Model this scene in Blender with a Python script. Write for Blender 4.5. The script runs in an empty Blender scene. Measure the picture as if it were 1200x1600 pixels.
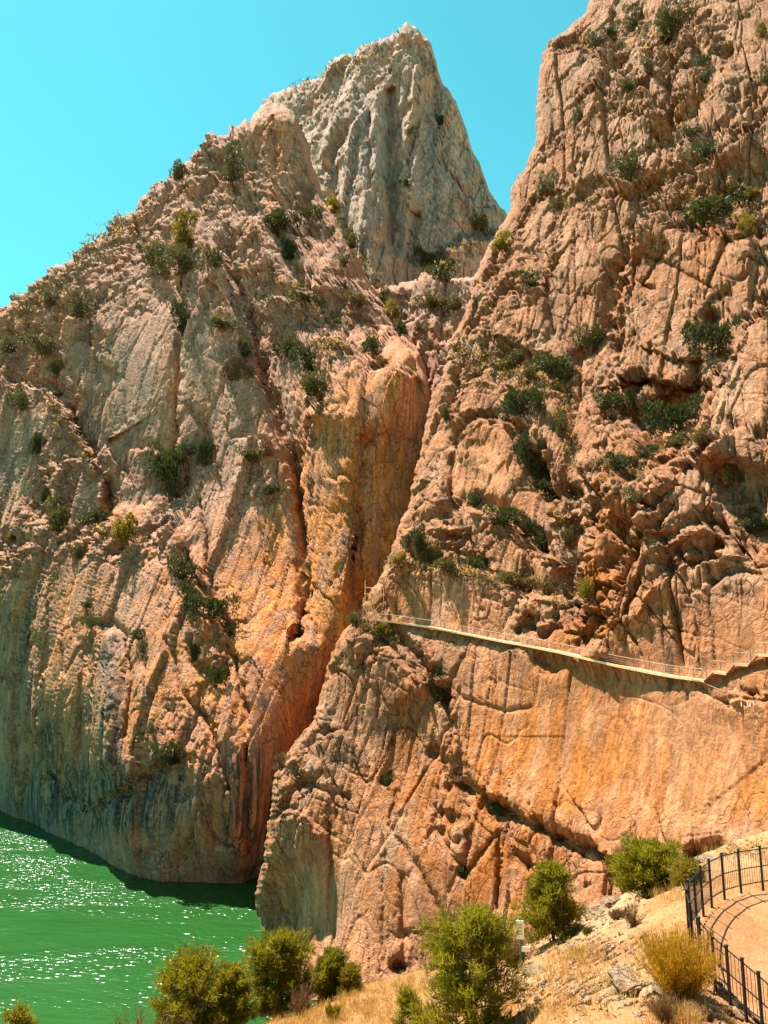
import bpy, bmesh, math, random, time
import numpy as np
from mathutils import Vector

T0 = time.time()
rad = math.radians
scene = bpy.context.scene

# ------------------------------------------------------------------ camera
FPX = 1155.0                       # focal length in photograph pixels (1200 x 1600)
PITCH = math.atan(200.0 / FPX)     # horizon lies 200 px under the middle
CAM = np.array([0.0, 0.0, 45.0])   # 45 m above the lake
cd = bpy.data.cameras.new('camera')
cam = bpy.data.objects.new('camera', cd)
scene.collection.objects.link(cam)
cam.location = CAM
cam.rotation_euler = (rad(90) + PITCH, 0, 0)
cd.sensor_width = 36.0
cd.lens = 36.0 * FPX / 1600.0
cd.clip_start = 0.1
cd.clip_end = 12000
scene.camera = cam

# ------------------------------------------------------------------ sky, sun, exposure
SUN_AZ, SUN_EL = -50.0, 65.0       # degrees left of straight ahead, above the horizon
world = bpy.data.worlds.new('World')
scene.world = world
world.use_nodes = True
wn, wl = world.node_tree.nodes, world.node_tree.links
wn.clear()
w_out = wn.new('ShaderNodeOutputWorld')
w_bg = wn.new('ShaderNodeBackground')
w_sky = wn.new('ShaderNodeTexSky')
w_sky.sky_type = 'NISHITA'
w_sky.sun_disc = False
w_sky.sun_elevation = rad(SUN_EL)
w_sky.sun_rotation = rad(SUN_AZ)
w_sky.altitude = 250
w_sky.air_density = 1.0
w_sky.dust_density = 0.3
w_sky.ozone_density = 1.0
w_tint = wn.new('ShaderNodeMix')
w_tint.data_type = 'RGBA'
w_tint.blend_type = 'MULTIPLY'
w_tint.inputs['Factor'].default_value = 1.0
w_tint.inputs[7].default_value = (0.43, 1.42, 0.99, 1)
wl.new(w_sky.outputs[0], w_tint.inputs[6])
wl.new(w_tint.outputs[2], w_bg.inputs[0])
w_bg.inputs[1].default_value = 0.063
wl.new(w_bg.outputs[0], w_out.inputs[0])

sl = bpy.data.lights.new('sun', 'SUN')
sl.energy = 5.0
sl.angle = rad(0.53)
sl.color = (1.0, 0.93, 0.82)
sun = bpy.data.objects.new('sun', sl)
scene.collection.objects.link(sun)
sdir = Vector((math.sin(rad(SUN_AZ)) * math.cos(rad(SUN_EL)), math.cos(rad(SUN_AZ)) * math.cos(rad(SUN_EL)), math.sin(rad(SUN_EL))))
sun.rotation_euler = sdir.to_track_quat('Z', 'Y').to_euler()
sun.location = (-60, 60, 200)

vs = scene.view_settings
vs.view_transform = 'Standard'
vs.look = 'None'
vs.exposure = 1.74
vs.gamma = 1.0
vs.use_curve_mapping = False
scene.cycles.use_denoising = True
scene.cycles.max_bounces = 5
scene.cycles.diffuse_bounces = 3
scene.cycles.glossy_bounces = 3
scene.cycles.transmission_bounces = 4
scene.cycles.transparent_max_bounces = 8
scene.cycles.volume_bounces = 0

COL = scene.collection

# ------------------------------------------------------------------ projection helpers
CP, SP = math.cos(PITCH), math.sin(PITCH)


def at(px, py, d):
    """World point that lies d metres ahead (world Y) in the direction of photograph pixel px, py."""
    px = np.asarray(px, float); py = np.asarray(py, float); d = np.asarray(d, float)
    a = (px - 600.0) / FPX
    b = (800.0 - py) / FPX
    dx = a
    dy = CP - b * SP
    dz = SP + b * CP
    t = d / dy
    return np.stack([CAM[0] + dx * t, CAM[1] + dy * t, CAM[2] + dz * t], -1)


def project(P):
    r = P - CAM
    f = r[..., 1] * CP + r[..., 2] * SP
    u = -r[..., 1] * SP + r[..., 2] * CP
    return 600 + FPX * r[..., 0] / f, 800 - FPX * u / f


def on_level(px, py, z=0.0):
    """Where the ray through a pixel meets the level z."""
    p = at(px, py, 1.0) - CAM
    return CAM + p * ((z - CAM[2]) / p[2])


# ------------------------------------------------------------------ numpy noise
rs = np.random.RandomState(11)
PERM = rs.permutation(256).astype(np.int64)
PERM = np.concatenate([PERM, PERM, PERM])
G3 = rs.normal(size=(256, 3)); G3 /= np.linalg.norm(G3, axis=1, keepdims=True)
G3 = G3.astype(np.float32)


def perlin(x, y, z):
    xi = np.floor(x).astype(np.int64); yi = np.floor(y).astype(np.int64); zi = np.floor(z).astype(np.int64)
    xf = (x - xi).astype(np.float32); yf = (y - yi).astype(np.float32); zf = (z - zi).astype(np.float32)
    u = xf * xf * xf * (xf * (xf * 6 - 15) + 10)
    v = yf * yf * yf * (yf * (yf * 6 - 15) + 10)
    w = zf * zf * zf * (zf * (zf * 6 - 15) + 10)
    xi &= 255; yi &= 255; zi &= 255
    r = 0
    for dx in (0, 1):
        wx = u if dx else 1 - u
        hx = PERM[xi + dx]
        for dy in (0, 1):
            wy = v if dy else 1 - v
            hy = PERM[hx + yi + dy]
            for dz in (0, 1):
                wz = w if dz else 1 - w
                g = G3[PERM[hy + zi + dz] & 255]
                r = r + wx * wy * wz * (g[..., 0] * (xf - dx) + g[..., 1] * (yf - dy) + g[..., 2] * (zf - dz))
    return r * 1.5


def fbm(x, y, z, octv=4, gain=0.5, lac=2.07):
    a = 1.0; s = 0; t = 0
    for i in range(octv):
        s = s + a * perlin(x + 17.3 * i, y - 9.1 * i, z + 4.7 * i); t += a
        a *= gain; x = x * lac; y = y * lac; z = z * lac
    return s / t


def h2(i, j, k):
    n = (i * 374761393 + j * 668265263 + k * 2147483647) & 0xFFFFFFFF
    n = ((n ^ (n >> 13)) * 1274126177) & 0xFFFFFFFF
    n = n ^ (n >> 16)
    return (n & 0xFFFF).astype(np.float32) / 65535.0


def worley(u, v, seed):
    """Nearest cell: f1, f2, random id, offset of the point from the cell's centre."""
    ui = np.floor(u).astype(np.int64); vi = np.floor(v).astype(np.int64)
    f1 = np.full(u.shape, 9.0, np.float32); f2 = f1.copy()
    cid = np.zeros(u.shape, np.float32); cid2 = cid.copy(); du = cid.copy(); dv = cid.copy()
    for a in (-1, 0, 1):
        for b in (-1, 0, 1):
            i = ui + a; j = vi + b
            r1 = h2(i, j, seed); r2 = h2(i, j, seed + 7)
            x = (u - (i + 0.1 + 0.8 * r1)).astype(np.float32); y = (v - (j + 0.1 + 0.8 * r2)).astype(np.float32)
            d = (0.55 * np.maximum(np.abs(x), np.abs(y)) + 0.40 * (np.abs(x) + np.abs(y))) ** 2
            m = d < f1
            f2 = np.where(m, f1, np.minimum(f2, d))
            f1 = np.where(m, d, f1)
            cid = np.where(m, h2(i, j, seed + 13), cid); cid2 = np.where(m, h2(i, j, seed + 29), cid2)
            du = np.where(m, x, du); dv = np.where(m, y, dv)
    return np.sqrt(f1), np.sqrt(f2), cid, cid2, du, dv


def sstep(a, b, x):
    t = np.clip((x - a) / (b - a), 0, 1)
    return t * t * (3 - 2 * t)


def poly_dist(X, Y, pts):
    """Distance to a polyline, sign (+ on the right hand when walking along it on the screen), end fade 0..1."""
    best = np.full(X.shape, 1e9, np.float32); sg = np.ones(X.shape, np.float32); beyond = np.zeros(X.shape, np.float32)
    n = len(pts)
    for k in range(n - 1):
        x0, y0 = pts[k]; x1, y1 = pts[k + 1]
        ex, ey = x1 - x0, y1 - y0
        L2 = ex * ex + ey * ey + 1e-9
        t = ((X - x0) * ex + (Y - y0) * ey) / L2
        tc = np.clip(t, 0, 1)
        dx = X - (x0 + tc * ex); dy = Y - (y0 + tc * ey)
        d = np.sqrt(dx * dx + dy * dy)
        m = d < best
        best = np.where(m, d, best)
        s = np.sign(ex * (Y - y0) - ey * (X - x0))
        sg = np.where(m, s, sg)
        over = np.zeros_like(d)
        if k == 0: over = np.maximum(over, -t * math.sqrt(L2))
        if k == n - 2: over = np.maximum(over, (t - 1) * math.sqrt(L2))
        beyond = np.where(m, np.maximum(over, 0), beyond)
    return best, sg, beyond


def rbf(pts, vals, smooth=0.0):
    """Thin plate spline through scattered values; returns a function of two arrays."""
    pts = np.asarray(pts, float); vals = np.asarray(vals, float)
    sc = np.abs(pts).max()
    p = pts / sc

    def K(r2):
        return 0.5 * r2 * np.log(r2 + 1e-12)
    n = len(p)
    A = np.zeros((n + 3, n + 3))
    d2 = ((p[:, None] - p[None]) ** 2).sum(-1)
    A[:n, :n] = K(d2) + np.eye(n) * smooth
    A[:n, n] = 1; A[:n, n + 1:] = p
    A[n, :n] = 1; A[n + 1:, :n] = p.T
    c = np.linalg.solve(A, np.concatenate([vals, np.zeros(3)]))

    def f(X, Y):
        X = np.asarray(X, float) / sc; Y = np.asarray(Y, float) / sc
        r = c[n] + c[n + 1] * X + c[n + 2] * Y
        for k in range(n):
            r = r + c[k] * K((X - p[k, 0]) ** 2 + (Y - p[k, 1]) ** 2)
        return r
    return f


def interp(tab, x):
    tab = sorted(tab)
    return np.interp(x, [t[0] for t in tab], [t[1] for t in tab])


# ------------------------------------------------------------------ object helpers
def tag(o, label=None, cat=None, group=None, kind=None):
    if label: o['label'] = label
    if cat: o['category'] = cat
    if group: o['group'] = group
    if kind: o['kind'] = kind
    return o


def link(name, me, parent=None, loc=None):
    o = bpy.data.objects.new(name, me)
    COL.objects.link(o)
    if parent is not None: o.parent = parent
    if loc is not None: o.location = loc
    return o


def empty(name, loc, rz=0.0):
    o = bpy.data.objects.new(name, None)
    COL.objects.link(o)
    o.location = loc
    o.rotation_euler = (0, 0, rz)
    o.empty_display_size = 0.3
    return o


def fast_mesh(name, V, F, mat, smooth=True):
    """Mesh from numpy arrays; F is (n,3) or (n,4)."""
    V = np.asarray(V, np.float32); F = np.asarray(F, np.int32)
    me = bpy.data.meshes.new(name)
    me.vertices.add(len(V)); me.vertices.foreach_set('co', V.ravel())
    k = F.shape[1]
    me.loops.add(F.size); me.loops.foreach_set('vertex_index', F.ravel())
    me.polygons.add(len(F))
    me.polygons.foreach_set('loop_start', np.arange(0, F.size, k, dtype=np.int32))
    me.polygons.foreach_set('loop_total', np.full(len(F), k, np.int32))
    if smooth: me.polygons.foreach_set('use_smooth', np.ones(len(F), bool))
    me.materials.append(mat)
    me.update(calc_edges=True)
    return me


def set_color(me, name, rgba):
    a = me.attributes.new(name, 'FLOAT_COLOR', 'POINT')
    a.data.foreach_set('color', np.asarray(rgba, np.float32).ravel())


class MB:
    """Collects boxes, bars, tubes and raw faces into one mesh."""
    def __init__(s): s.v = []; s.f = []

    def raw(s, V, F):
        o = len(s.v); s.v += [tuple(p) for p in V]; s.f += [tuple(i + o for i in q) for q in F]; return s

    def box(s, c, size, rz=0.0):
        cx, cy, cz = c; a, b, h = size[0] / 2, size[1] / 2, size[2] / 2
        cs, sn = math.cos(rz), math.sin(rz)
        P = []
        for z in (-h, h):
            for x, y in ((-a, -b), (a, -b), (a, b), (-a, b)):
                P.append((cx + x * cs - y * sn, cy + x * sn + y * cs, cz + z))
        return s.raw(P, [(0, 3, 2, 1), (4, 5, 6, 7), (0, 1, 5, 4), (1, 2, 6, 5), (2, 3, 7, 6), (3, 0, 4, 7)])

    def tube(s, p, q, r0, r1=None, n=6, cap=True):
        p = Vector(p); q = Vector(q); r1 = r0 if r1 is None else r1
        d = (q - p)
        if d.length < 1e-6: return s
        d.normalize()
        a = d.orthogonal().normalized(); b = d.cross(a)
        P = [p + (a * math.cos(6.2832 * k / n) + b * math.sin(6.2832 * k / n)) * r0 for k in range(n)]
        P += [q + (a * math.cos(6.2832 * k / n) + b * math.sin(6.2832 * k / n)) * r1 for k in range(n)]
        F = [(k, (k + 1) % n, n + (k + 1) % n, n + k) for k in range(n)]
        if cap: F += [tuple(range(n - 1, -1, -1)), tuple(range(n, 2 * n))]
        return s.raw(P, F)

    def bar(s, p, q, w, h):
        """Rectangular bar from p to q, w wide (level), h high."""
        p = Vector(p); q = Vector(q); d = (q - p).normalized()
        a = d.cross(Vector((0, 0, 1)))
        if a.length < 1e-4: a = Vector((1, 0, 0))
        a.normalize(); b = a.cross(d).normalized()
        P = []
        for e in (p, q):
            for i, j in ((-1, -1), (1, -1), (1, 1), (-1, 1)):
                P.append(e + a * (i * w / 2) + b * (j * h / 2))
        return s.raw(P, [(0, 1, 2, 3), (7, 6, 5, 4), (0, 4, 5, 1), (1, 5, 6, 2), (2, 6, 7, 3), (3, 7, 4, 0)])

    def mesh(s, name, mat, smooth=False):
        me = bpy.data.meshes.new(name)
        me.from_pydata([tuple(p) for p in s.v], [], s.f)
        me.materials.append(mat)
        if smooth:
            for p in me.polygons: p.use_smooth = True
        me.update()
        return me

    def build(s, name, mat, parent=None, loc=None, smooth=False):
        return link(name, s.mesh(name, mat, smooth), parent, loc)


# ------------------------------------------------------------------ materials
def new_mat(name):
    m = bpy.data.materials.new(name)
    m.use_nodes = True
    nt = m.node_tree
    b = nt.nodes['Principled BSDF']
    b.inputs['Specular IOR Level'].default_value = 0.2
    return m, nt, b


def N(nt, t, **kw):
    n = nt.nodes.new(t)
    for k, v in kw.items():
        if k.startswith('in_'):
            key = k[3:]
            n.inputs[int(key) if key.isdigit() else key.replace('_', ' ')].default_value = v
        else:
            setattr(n, k, v)
    return n


def mixc(nt, a, b, fac, mode='MIX'):
    n = N(nt, 'ShaderNodeMix', data_type='RGBA', blend_type=mode)
    for s, val in ((0, fac), (6, a), (7, b)):
        if hasattr(val, 'is_output') or isinstance(val, bpy.types.NodeSocket): nt.links.new(val, n.inputs[s])
        elif s == 0: n.inputs[0].default_value = val
        else: n.inputs[s].default_value = (*val, 1) if len(val) == 3 else val
    return n.outputs[2]


def mapr(nt, src, a, b, c=0.0, d=1.0):
    n = N(nt, 'ShaderNodeMapRange')
    nt.links.new(src, n.inputs[0])
    n.inputs[1].default_value = a; n.inputs[2].default_value = b
    n.inputs[3].default_value = c; n.inputs[4].default_value = d
    return n.outputs[0]


def noise(nt, vec, scale, detail=4, rough=0.55, dist=0.0):
    n = N(nt, 'ShaderNodeTexNoise')
    n.inputs['Scale'].default_value = scale; n.inputs['Detail'].default_value = detail
    n.inputs['Roughness'].default_value = rough; n.inputs['Distortion'].default_value = dist
    nt.links.new(vec, n.inputs['Vector'])
    return n.outputs[0]


def mapping(nt, vec, scale, rot=(0, 0, 0)):
    n = N(nt, 'ShaderNodeMapping')
    n.inputs['Scale'].default_value = scale
    n.inputs['Rotation'].default_value = rot
    nt.links.new(vec, n.inputs['Vector'])
    return n.outputs[0]


def math_n(nt, op, a, b=None):
    n = N(nt, 'ShaderNodeMath', operation=op)
    for i, v in enumerate((a, b)):
        if v is None: continue
        if isinstance(v, (int, float)): n.inputs[i].default_value = v
        else: nt.links.new(v, n.inputs[i])
    return n.outputs[0]


def bump(nt, h, strength, dist, prev=None):
    n = N(nt, 'ShaderNodeBump')
    n.inputs['Strength'].default_value = strength; n.inputs['Distance'].default_value = dist
    nt.links.new(h, n.inputs['Height'])
    if prev is not None: nt.links.new(prev, n.inputs['Normal'])
    return n.outputs[0]


def rock_material(name, tan, tan2, orange, grey, dark):
    """Limestone: pale and rusty beds, grey weathering skin, dark water streaks; the amounts come with the mesh."""
    m, nt, b = new_mat(name)
    co = N(nt, 'ShaderNodeTexCoord').outputs['Object']
    at_ = N(nt, 'ShaderNodeAttribute', attribute_name='tint')
    sp = N(nt, 'ShaderNodeSeparateColor')
    nt.links.new(at_.outputs['Color'], sp.inputs[0])
    n_st = noise(nt, mapping(nt, co, (0.32, 0.32, 0.03)), 1.0, 4, 0.65, 0.4)
    n_s2 = noise(nt, mapping(nt, co, (1.1, 1.1, 0.05)), 1.0, 3, 0.6, 0.3)
    n_mid = noise(nt, co, 0.17, 4, 0.65)
    n_fine = noise(nt, co, 1.6, 5, 0.72)
    c = mixc(nt, tan, tan2, mapr(nt, n_mid, 0.40, 0.60))
    c = mixc(nt, c, orange, math_n(nt, 'MULTIPLY', sp.outputs[0], mapr(nt, n_st, 0.42, 0.56, 0.4, 1.0)))
    g = math_n(nt, 'MULTIPLY', sp.outputs[1], mapr(nt, n_st, 0.45, 0.56, 1.0, 0.35))
    c = mixc(nt, c, grey, g)
    d = math_n(nt, 'MULTIPLY', sp.outputs[2], mapr(nt, n_s2, 0.45, 0.55, 0.0, 1.0))
    c = mixc(nt, c, dark, d)
    # joints: warped angular cells, darker colour along the cell edges
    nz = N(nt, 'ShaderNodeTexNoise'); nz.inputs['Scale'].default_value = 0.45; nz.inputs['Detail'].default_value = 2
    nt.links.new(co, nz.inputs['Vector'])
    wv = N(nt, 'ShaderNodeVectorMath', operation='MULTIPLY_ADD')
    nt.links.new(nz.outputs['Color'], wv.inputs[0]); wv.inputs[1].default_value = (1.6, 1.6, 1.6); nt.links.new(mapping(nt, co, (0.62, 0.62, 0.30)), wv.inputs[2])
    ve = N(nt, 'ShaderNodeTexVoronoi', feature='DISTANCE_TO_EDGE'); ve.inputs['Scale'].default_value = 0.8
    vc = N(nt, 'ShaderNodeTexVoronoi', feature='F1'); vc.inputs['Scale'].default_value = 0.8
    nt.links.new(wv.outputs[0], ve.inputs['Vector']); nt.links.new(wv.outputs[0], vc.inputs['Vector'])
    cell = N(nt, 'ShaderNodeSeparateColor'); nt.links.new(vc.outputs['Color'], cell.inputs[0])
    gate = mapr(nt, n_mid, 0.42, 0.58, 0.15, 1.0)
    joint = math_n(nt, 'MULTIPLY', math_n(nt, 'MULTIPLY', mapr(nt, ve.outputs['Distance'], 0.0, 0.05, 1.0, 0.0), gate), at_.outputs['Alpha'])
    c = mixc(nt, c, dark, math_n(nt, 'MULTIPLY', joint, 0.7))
    v = mapr(nt, n_fine, 0.30, 0.70, 0.62, 1.28)
    v2 = mapr(nt, n_s2, 0.38, 0.62, 0.70, 1.18)
    v3 = mapr(nt, cell.outputs[0], 0.0, 1.0, 0.86, 1.10)
    vv = math_n(nt, 'MULTIPLY', math_n(nt, 'MULTIPLY', v, v2), v3)
    cc = N(nt, 'ShaderNodeCombineColor')
    for i in range(3): nt.links.new(vv, cc.inputs[i])
    c = mixc(nt, c, cc.outputs[0], 1.0, 'MULTIPLY')
    nt.links.new(c, b.inputs['Base Color'])
    b.inputs['Roughness'].default_value = 0.9
    b.inputs['Specular IOR Level'].default_value = 0.12
    hh = math_n(nt, 'ADD', math_n(nt, 'MULTIPLY', math_n(nt, 'MULTIPLY', cell.outputs[1], at_.outputs['Alpha']), 0.5), math_n(nt, 'MULTIPLY', n_fine, mapr(nt, at_.outputs['Alpha'], 0.0, 1.0, 0.55, 1.6)))
    hh = math_n(nt, 'SUBTRACT', hh, math_n(nt, 'MULTIPLY', joint, 0.7))
    hh = math_n(nt, 'ADD', hh, math_n(nt, 'MULTIPLY', n_s2, 0.7))
    nt.links.new(bump(nt, hh, 1.0, 0.5), b.inputs['Normal'])
    return m
# ================================================================== THE CLIFFS
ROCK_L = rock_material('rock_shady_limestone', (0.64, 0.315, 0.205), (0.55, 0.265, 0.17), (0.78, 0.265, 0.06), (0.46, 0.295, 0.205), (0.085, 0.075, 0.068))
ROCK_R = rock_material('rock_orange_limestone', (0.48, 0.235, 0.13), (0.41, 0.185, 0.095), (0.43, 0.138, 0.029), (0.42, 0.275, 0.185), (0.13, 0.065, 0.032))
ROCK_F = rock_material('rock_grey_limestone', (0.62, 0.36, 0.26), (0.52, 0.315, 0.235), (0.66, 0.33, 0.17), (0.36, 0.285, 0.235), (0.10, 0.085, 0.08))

SURF = []          # every cliff's points in the picture and in space, to stand plants and the walkway on


def features(PX, PY, feats):
    """Sum of metres towards the viewer from ridges, gullies, cracks and steps."""
    out = np.zeros(PX.shape, np.float32)
    brk = np.zeros(PX.shape, np.float32)
    for f in feats:
        kind, pts, A, w = f[:4]
        L = f[4] if len(f) > 4 else 60
        xs = [p[0] for p in pts]; ys = [p[1] for p in pts]
        mar = max(3 * w, 3.5 * L if kind == 'E' else 0) + 10
        m = (PX > min(xs) - mar) & (PX < max(xs) + mar) & (PY > min(ys) - mar) & (PY < max(ys) + mar)
        if not m.any(): continue
        x = PX[m]; y = PY[m]
        d, sg, be = poly_dist(x + wobx[m], y + woby[m], pts)
        fade = np.exp(-(be / (12 + 0.5 * w)) ** 2)
        if kind == 'R':
            v = A * np.exp(-(d / w) ** 1.3)
        elif kind == 'G':
            v = -A * np.exp(-(d / w) ** 2)
        elif kind == 'K':
            v = -A * np.exp(-(d / w) ** 1.2)
        else:                                  # step: the right-hand side stands proud, easing off over L
            sd = d * sg
            v = A * sstep(0, w, sd) * np.exp(-np.maximum(sd - w, 0) / L)
            brk[m] = np.maximum(brk[m], min(1.0, 0.3 + abs(A) / 8) * fade * np.exp(-((sd - 0.6 * w) / (5 + 0.65 * w)) ** 2))
        out[m] += v * fade
    return out, brk


def blobs(PX, PY, lst, base=0.0):
    r = np.full(PX.shape, base, np.float32)
    for cx, cy, rx, ry, w in lst:
        r = r + w * np.exp(-((PX - cx) / rx) ** 2 - ((PY - cy) / ry) ** 2)
    return r


def crags(P, R, ua, seed, s=1.0, flute=1.0, pil=1.0):
    """Relief of jointed limestone, in metres: R 0 is a water-worn wall, R 1 is broken blocks."""
    u = P[..., 0] * ua[0] + P[..., 1] * ua[1]
    v = P[..., 2]
    w = P[..., 0] * ua[1] - P[..., 1] * ua[0]
    wu = 1.1 * perlin(u / 11, v / 22, w / 60 + seed) + 0.16 * perlin(u / 2.6, v / 2.6, w / 40 + seed)
    wv = 1.8 * perlin(u / 11 + 5, v / 11, w / 60 - seed) + 0.2 * perlin(u / 2.3 + 5, v / 2.3, w / 40 + seed)
    uu = u + wu; vv = v + wv + 0.25 * u
    d = 1.6 * fbm(u / 26, v / 34, w / 60 + seed, 3)

    def cells(a, b, sd, off, tilt, gap, gw, shoulder, r0):
        f1, f2, c1, c2, du, dv = worley(a, b, sd)
        r = r0 + (1 - r0) * R
        q = (c1 - 0.5) * off * r + du * (c2 - 0.5) * tilt * r + dv * (h2((c1 * 9999).astype(np.int64), (c2 * 9999).astype(np.int64), 3) - 0.5) * tilt * r
        q = q - gap * np.clip(1 - (f2 - f1) / gw, 0, 1) * r
        t = dv + 0.30 * (c2 - 0.5) + du * (c1 - 0.5)
        q = q - 0.5 * shoulder * np.clip((np.abs(du + 0.2 * (c1 - 0.5)) - 0.22) / 0.3, 0, 1) * R
        return q - shoulder * (np.clip((t - 0.12) / 0.30, 0, 1) - 0.25 * np.clip((-t - 0.2) / 0.3, 0, 1)) * R
    d = d + cells(uu / (8.5 * s), vv / (21 * s), seed, 2.8, 3.4, 1.8, 0.045, 2.0, 0.25)
    d = d + cells((uu + 0.3 * wv) / (2.6 * s), (vv - 0.4 * u) / (5.0 * s), seed + 3, 2.0, 2.6, 1.4, 0.09, 1.4, 0.05)
    d = d + cells((u + 0.6 * wu) / (1.15 * s), (v + 0.6 * wv + 0.35 * u) / (2.1 * s), seed + 5, 0.8, 1.0, 0.65, 0.14, 0.7, 0.045)
    # upright slabs: each column turned its own way, with a clean edge
    for cu, cv, off, yaw, gp, gw, k0 in ((11.5, 75, 3.2, 11.0, 2.2, 0.035, 41), (4.2, 34, 0.9, 2.6, 1.0, 0.05, 43)):
        f1, f2, c1, c2, du, dv = worley((u + 0.5 * wu) / (cu * s), (v + 0.35 * u + wv) / (cv * s), seed + k0)
        k1 = pil * s * (1 - 0.45 * R)
        d = d + k1 * ((c1 - 0.5) * off + np.clip(du, -0.6, 0.6) * (c2 - 0.5) * yaw - gp * np.clip(1 - (f2 - f1) / gw, 0, 1))
    # flutes worn by water: sharp grooves between rounded ribs
    fa = np.abs(perlin((u + 0.25 * wu) / (1.3 * s), v / 17, w / 50 + seed))
    fb = np.abs(perlin((u + 0.25 * wu) / (3.6 * s), v / 40, w / 50 - seed))
    fc = np.abs(perlin((u + 0.15 * wu) / (0.6 * s), v / 8, w / 50 - seed))
    d = d + flute * (0.5 * np.minimum(fa, 0.20) + 0.8 * np.minimum(fb, 0.22) + 0.3 * np.minimum(fc, 0.25)) * (1 - 0.5 * R)
    # long irregular cracks
    ck = np.abs(perlin(u / 8 + 0.04 * v, v / 16, w / 50 + 3 * seed))
    d = d - 1.3 * np.clip(1 - ck / 0.022, 0, 1) * (0.55 + 0.45 * R)
    ck = np.abs(perlin(u / 5 - 0.05 * v, v / 7, w / 50 + 5 * seed))
    gate = sstep(0.0, 0.25, perlin(u / 14 + 3, v / 18, w / 50 + 7 * seed))
    d = d - 0.7 * np.clip(1 - ck / 0.03, 0, 1) * (0.4 + 0.6 * R) * gate
    # upright joints, thin and straight
    for su, sv, dp, th, k0 in ((2.4, 34, 0.8, 0.045, 11), (5.5, 60, 1.5, 0.022, 17)):
        vj = np.abs(perlin((u + 0.10 * wu) / (su * s), v / sv, w / 50 + k0 * seed))
        gt = sstep(-0.05, 0.22, perlin(u / 10 + k0, v / 15, w / 50 + seed))
        d = d - dp * np.clip(1 - vj / th, 0, 1) * gt * (0.75 + 0.25 * R)
    # bedding joints that dip to one side
    bj = (v + 0.30 * u + 1.4 * wv) / 4.3
    fr = bj - np.floor(bj)
    gt = sstep(0.0, 0.3, perlin(u / 9 + 13, v / 9, w / 50 + 4 * seed))
    d = d + gt * 0.4 * (0.3 + 0.7 * R) * (fr - sstep(0.90, 1.0, fr)) - gt * 0.35 * np.clip(1 - np.abs(fr - 0.96) / 0.05, 0, 1)
    # solution pockets
    pk = fbm(u / 2.2, v / 3.0, w / 30 + 2 * seed, 2)
    d = d - 1.3 * sstep(0.42, 0.62, pk) * sstep(-0.1, 0.2, perlin(u / 17, v / 17, w / 50 + 9 * seed))
    d = d + 0.22 * fbm(P[..., 0] / 2.2, P[..., 1] / 2.2, P[..., 2] / 3.0, 4, 0.65) * (0.4 + 0.9 * R)
    return d


def grid_faces(nr, nc, flip=False):
    i = np.arange(nr * nc, dtype=np.int32).reshape(nr, nc)
    q = np.stack([i[:-1, :-1], i[1:, :-1], i[1:, 1:], i[:-1, 1:]], -1).reshape(-1, 4)
    return q[:, ::-1] if flip else q


def massif(name, PX, PY, D, feats, R, nrm, ua, seed, mat, tint, edge, back, s=1.0, flute=1.0, damp=None, pil=1.0):
    """edge: which side of the grid is the skyline ('top' or 'left'); back: how the rock goes on behind it."""
    global wobx, woby
    wobx = 2.6 * perlin(PX / 23, PY / 23, 0 * PX + seed) + 1.6 * perlin(PX / 8, PY / 8, 0 * PX + seed + 4)
    woby = 2.6 * perlin(PX / 23, PY / 23, 0 * PX + seed + 9) + 1.6 * perlin(PX / 8, PY / 8, 0 * PX + seed + 14)
    fo, brk = features(PX, PY, feats)
    D = D - fo
    R = np.clip(np.maximum(R, brk), 0, 1)
    P = at(PX, PY, D)
    c = crags(P, R, ua, seed, s, flute, pil)
    if damp is not None: c = c * damp
    P = P + c[..., None] * np.array(nrm)
    tex = tint(PX, PY, P)
    sx, sy = project(P)
    SURF.append((sx.ravel(), sy.ravel(), P.reshape(-1, 3)))
    if edge == 'top':
        rows = [P[:1] + np.array(o) + 1.2 * np.sin(P[:1, :, :1] * 0.9 + k) for k, o in reversed(list(enumerate(back)))]
        P = np.concatenate(rows + [P], 0)
        tex = np.concatenate([tex[:1]] * len(rows) + [tex], 0)
    else:
        cols = [P[:, :1] + np.array(o) + 0.3 * np.sin(P[:, :1, 2:] * 0.4 + k) for k, o in reversed(list(enumerate(back)))]
        P = np.concatenate(cols + [P], 1)
        tex = np.concatenate([tex[:, :1]] * len(cols) + [tex], 1)
    nr, nc = P.shape[:2]
    me = fast_mesh(name, P.reshape(-1, 3), grid_faces(nr, nc), mat, False)
    set_color(me, 'tint', tex.reshape(-1, 4))
    return link(name, me)


def tint_fn(orange, grey, dark, ob=0.0, gb=0.0, db=0.2, seed=0, calm=()):
    def f(PX, PY, P):
        n1 = fbm(P[..., 0] / 15, P[..., 1] / 15, P[..., 2] / 30 + seed, 4, 0.6)
        n2 = fbm(P[..., 0] / 11 + 9, P[..., 1] / 11, P[..., 2] / 32 + seed, 4, 0.6)
        n3 = fbm(P[..., 0] / 4.5 + 3, P[..., 1] / 4.5, P[..., 2] / 40 + seed, 3, 0.6)
        o = np.clip(blobs(PX, PY, orange, ob) + 0.9 * n1, 0, 1)
        g = np.clip(blobs(PX, PY, grey, gb) + 1.2 * n2 - 0.05, 0, 1)
        d = np.clip(blobs(PX, PY, dark, db) + 1.2 * n3 - 0.06, 0, 1)
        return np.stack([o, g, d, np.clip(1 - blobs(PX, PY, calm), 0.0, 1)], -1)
    return f


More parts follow.
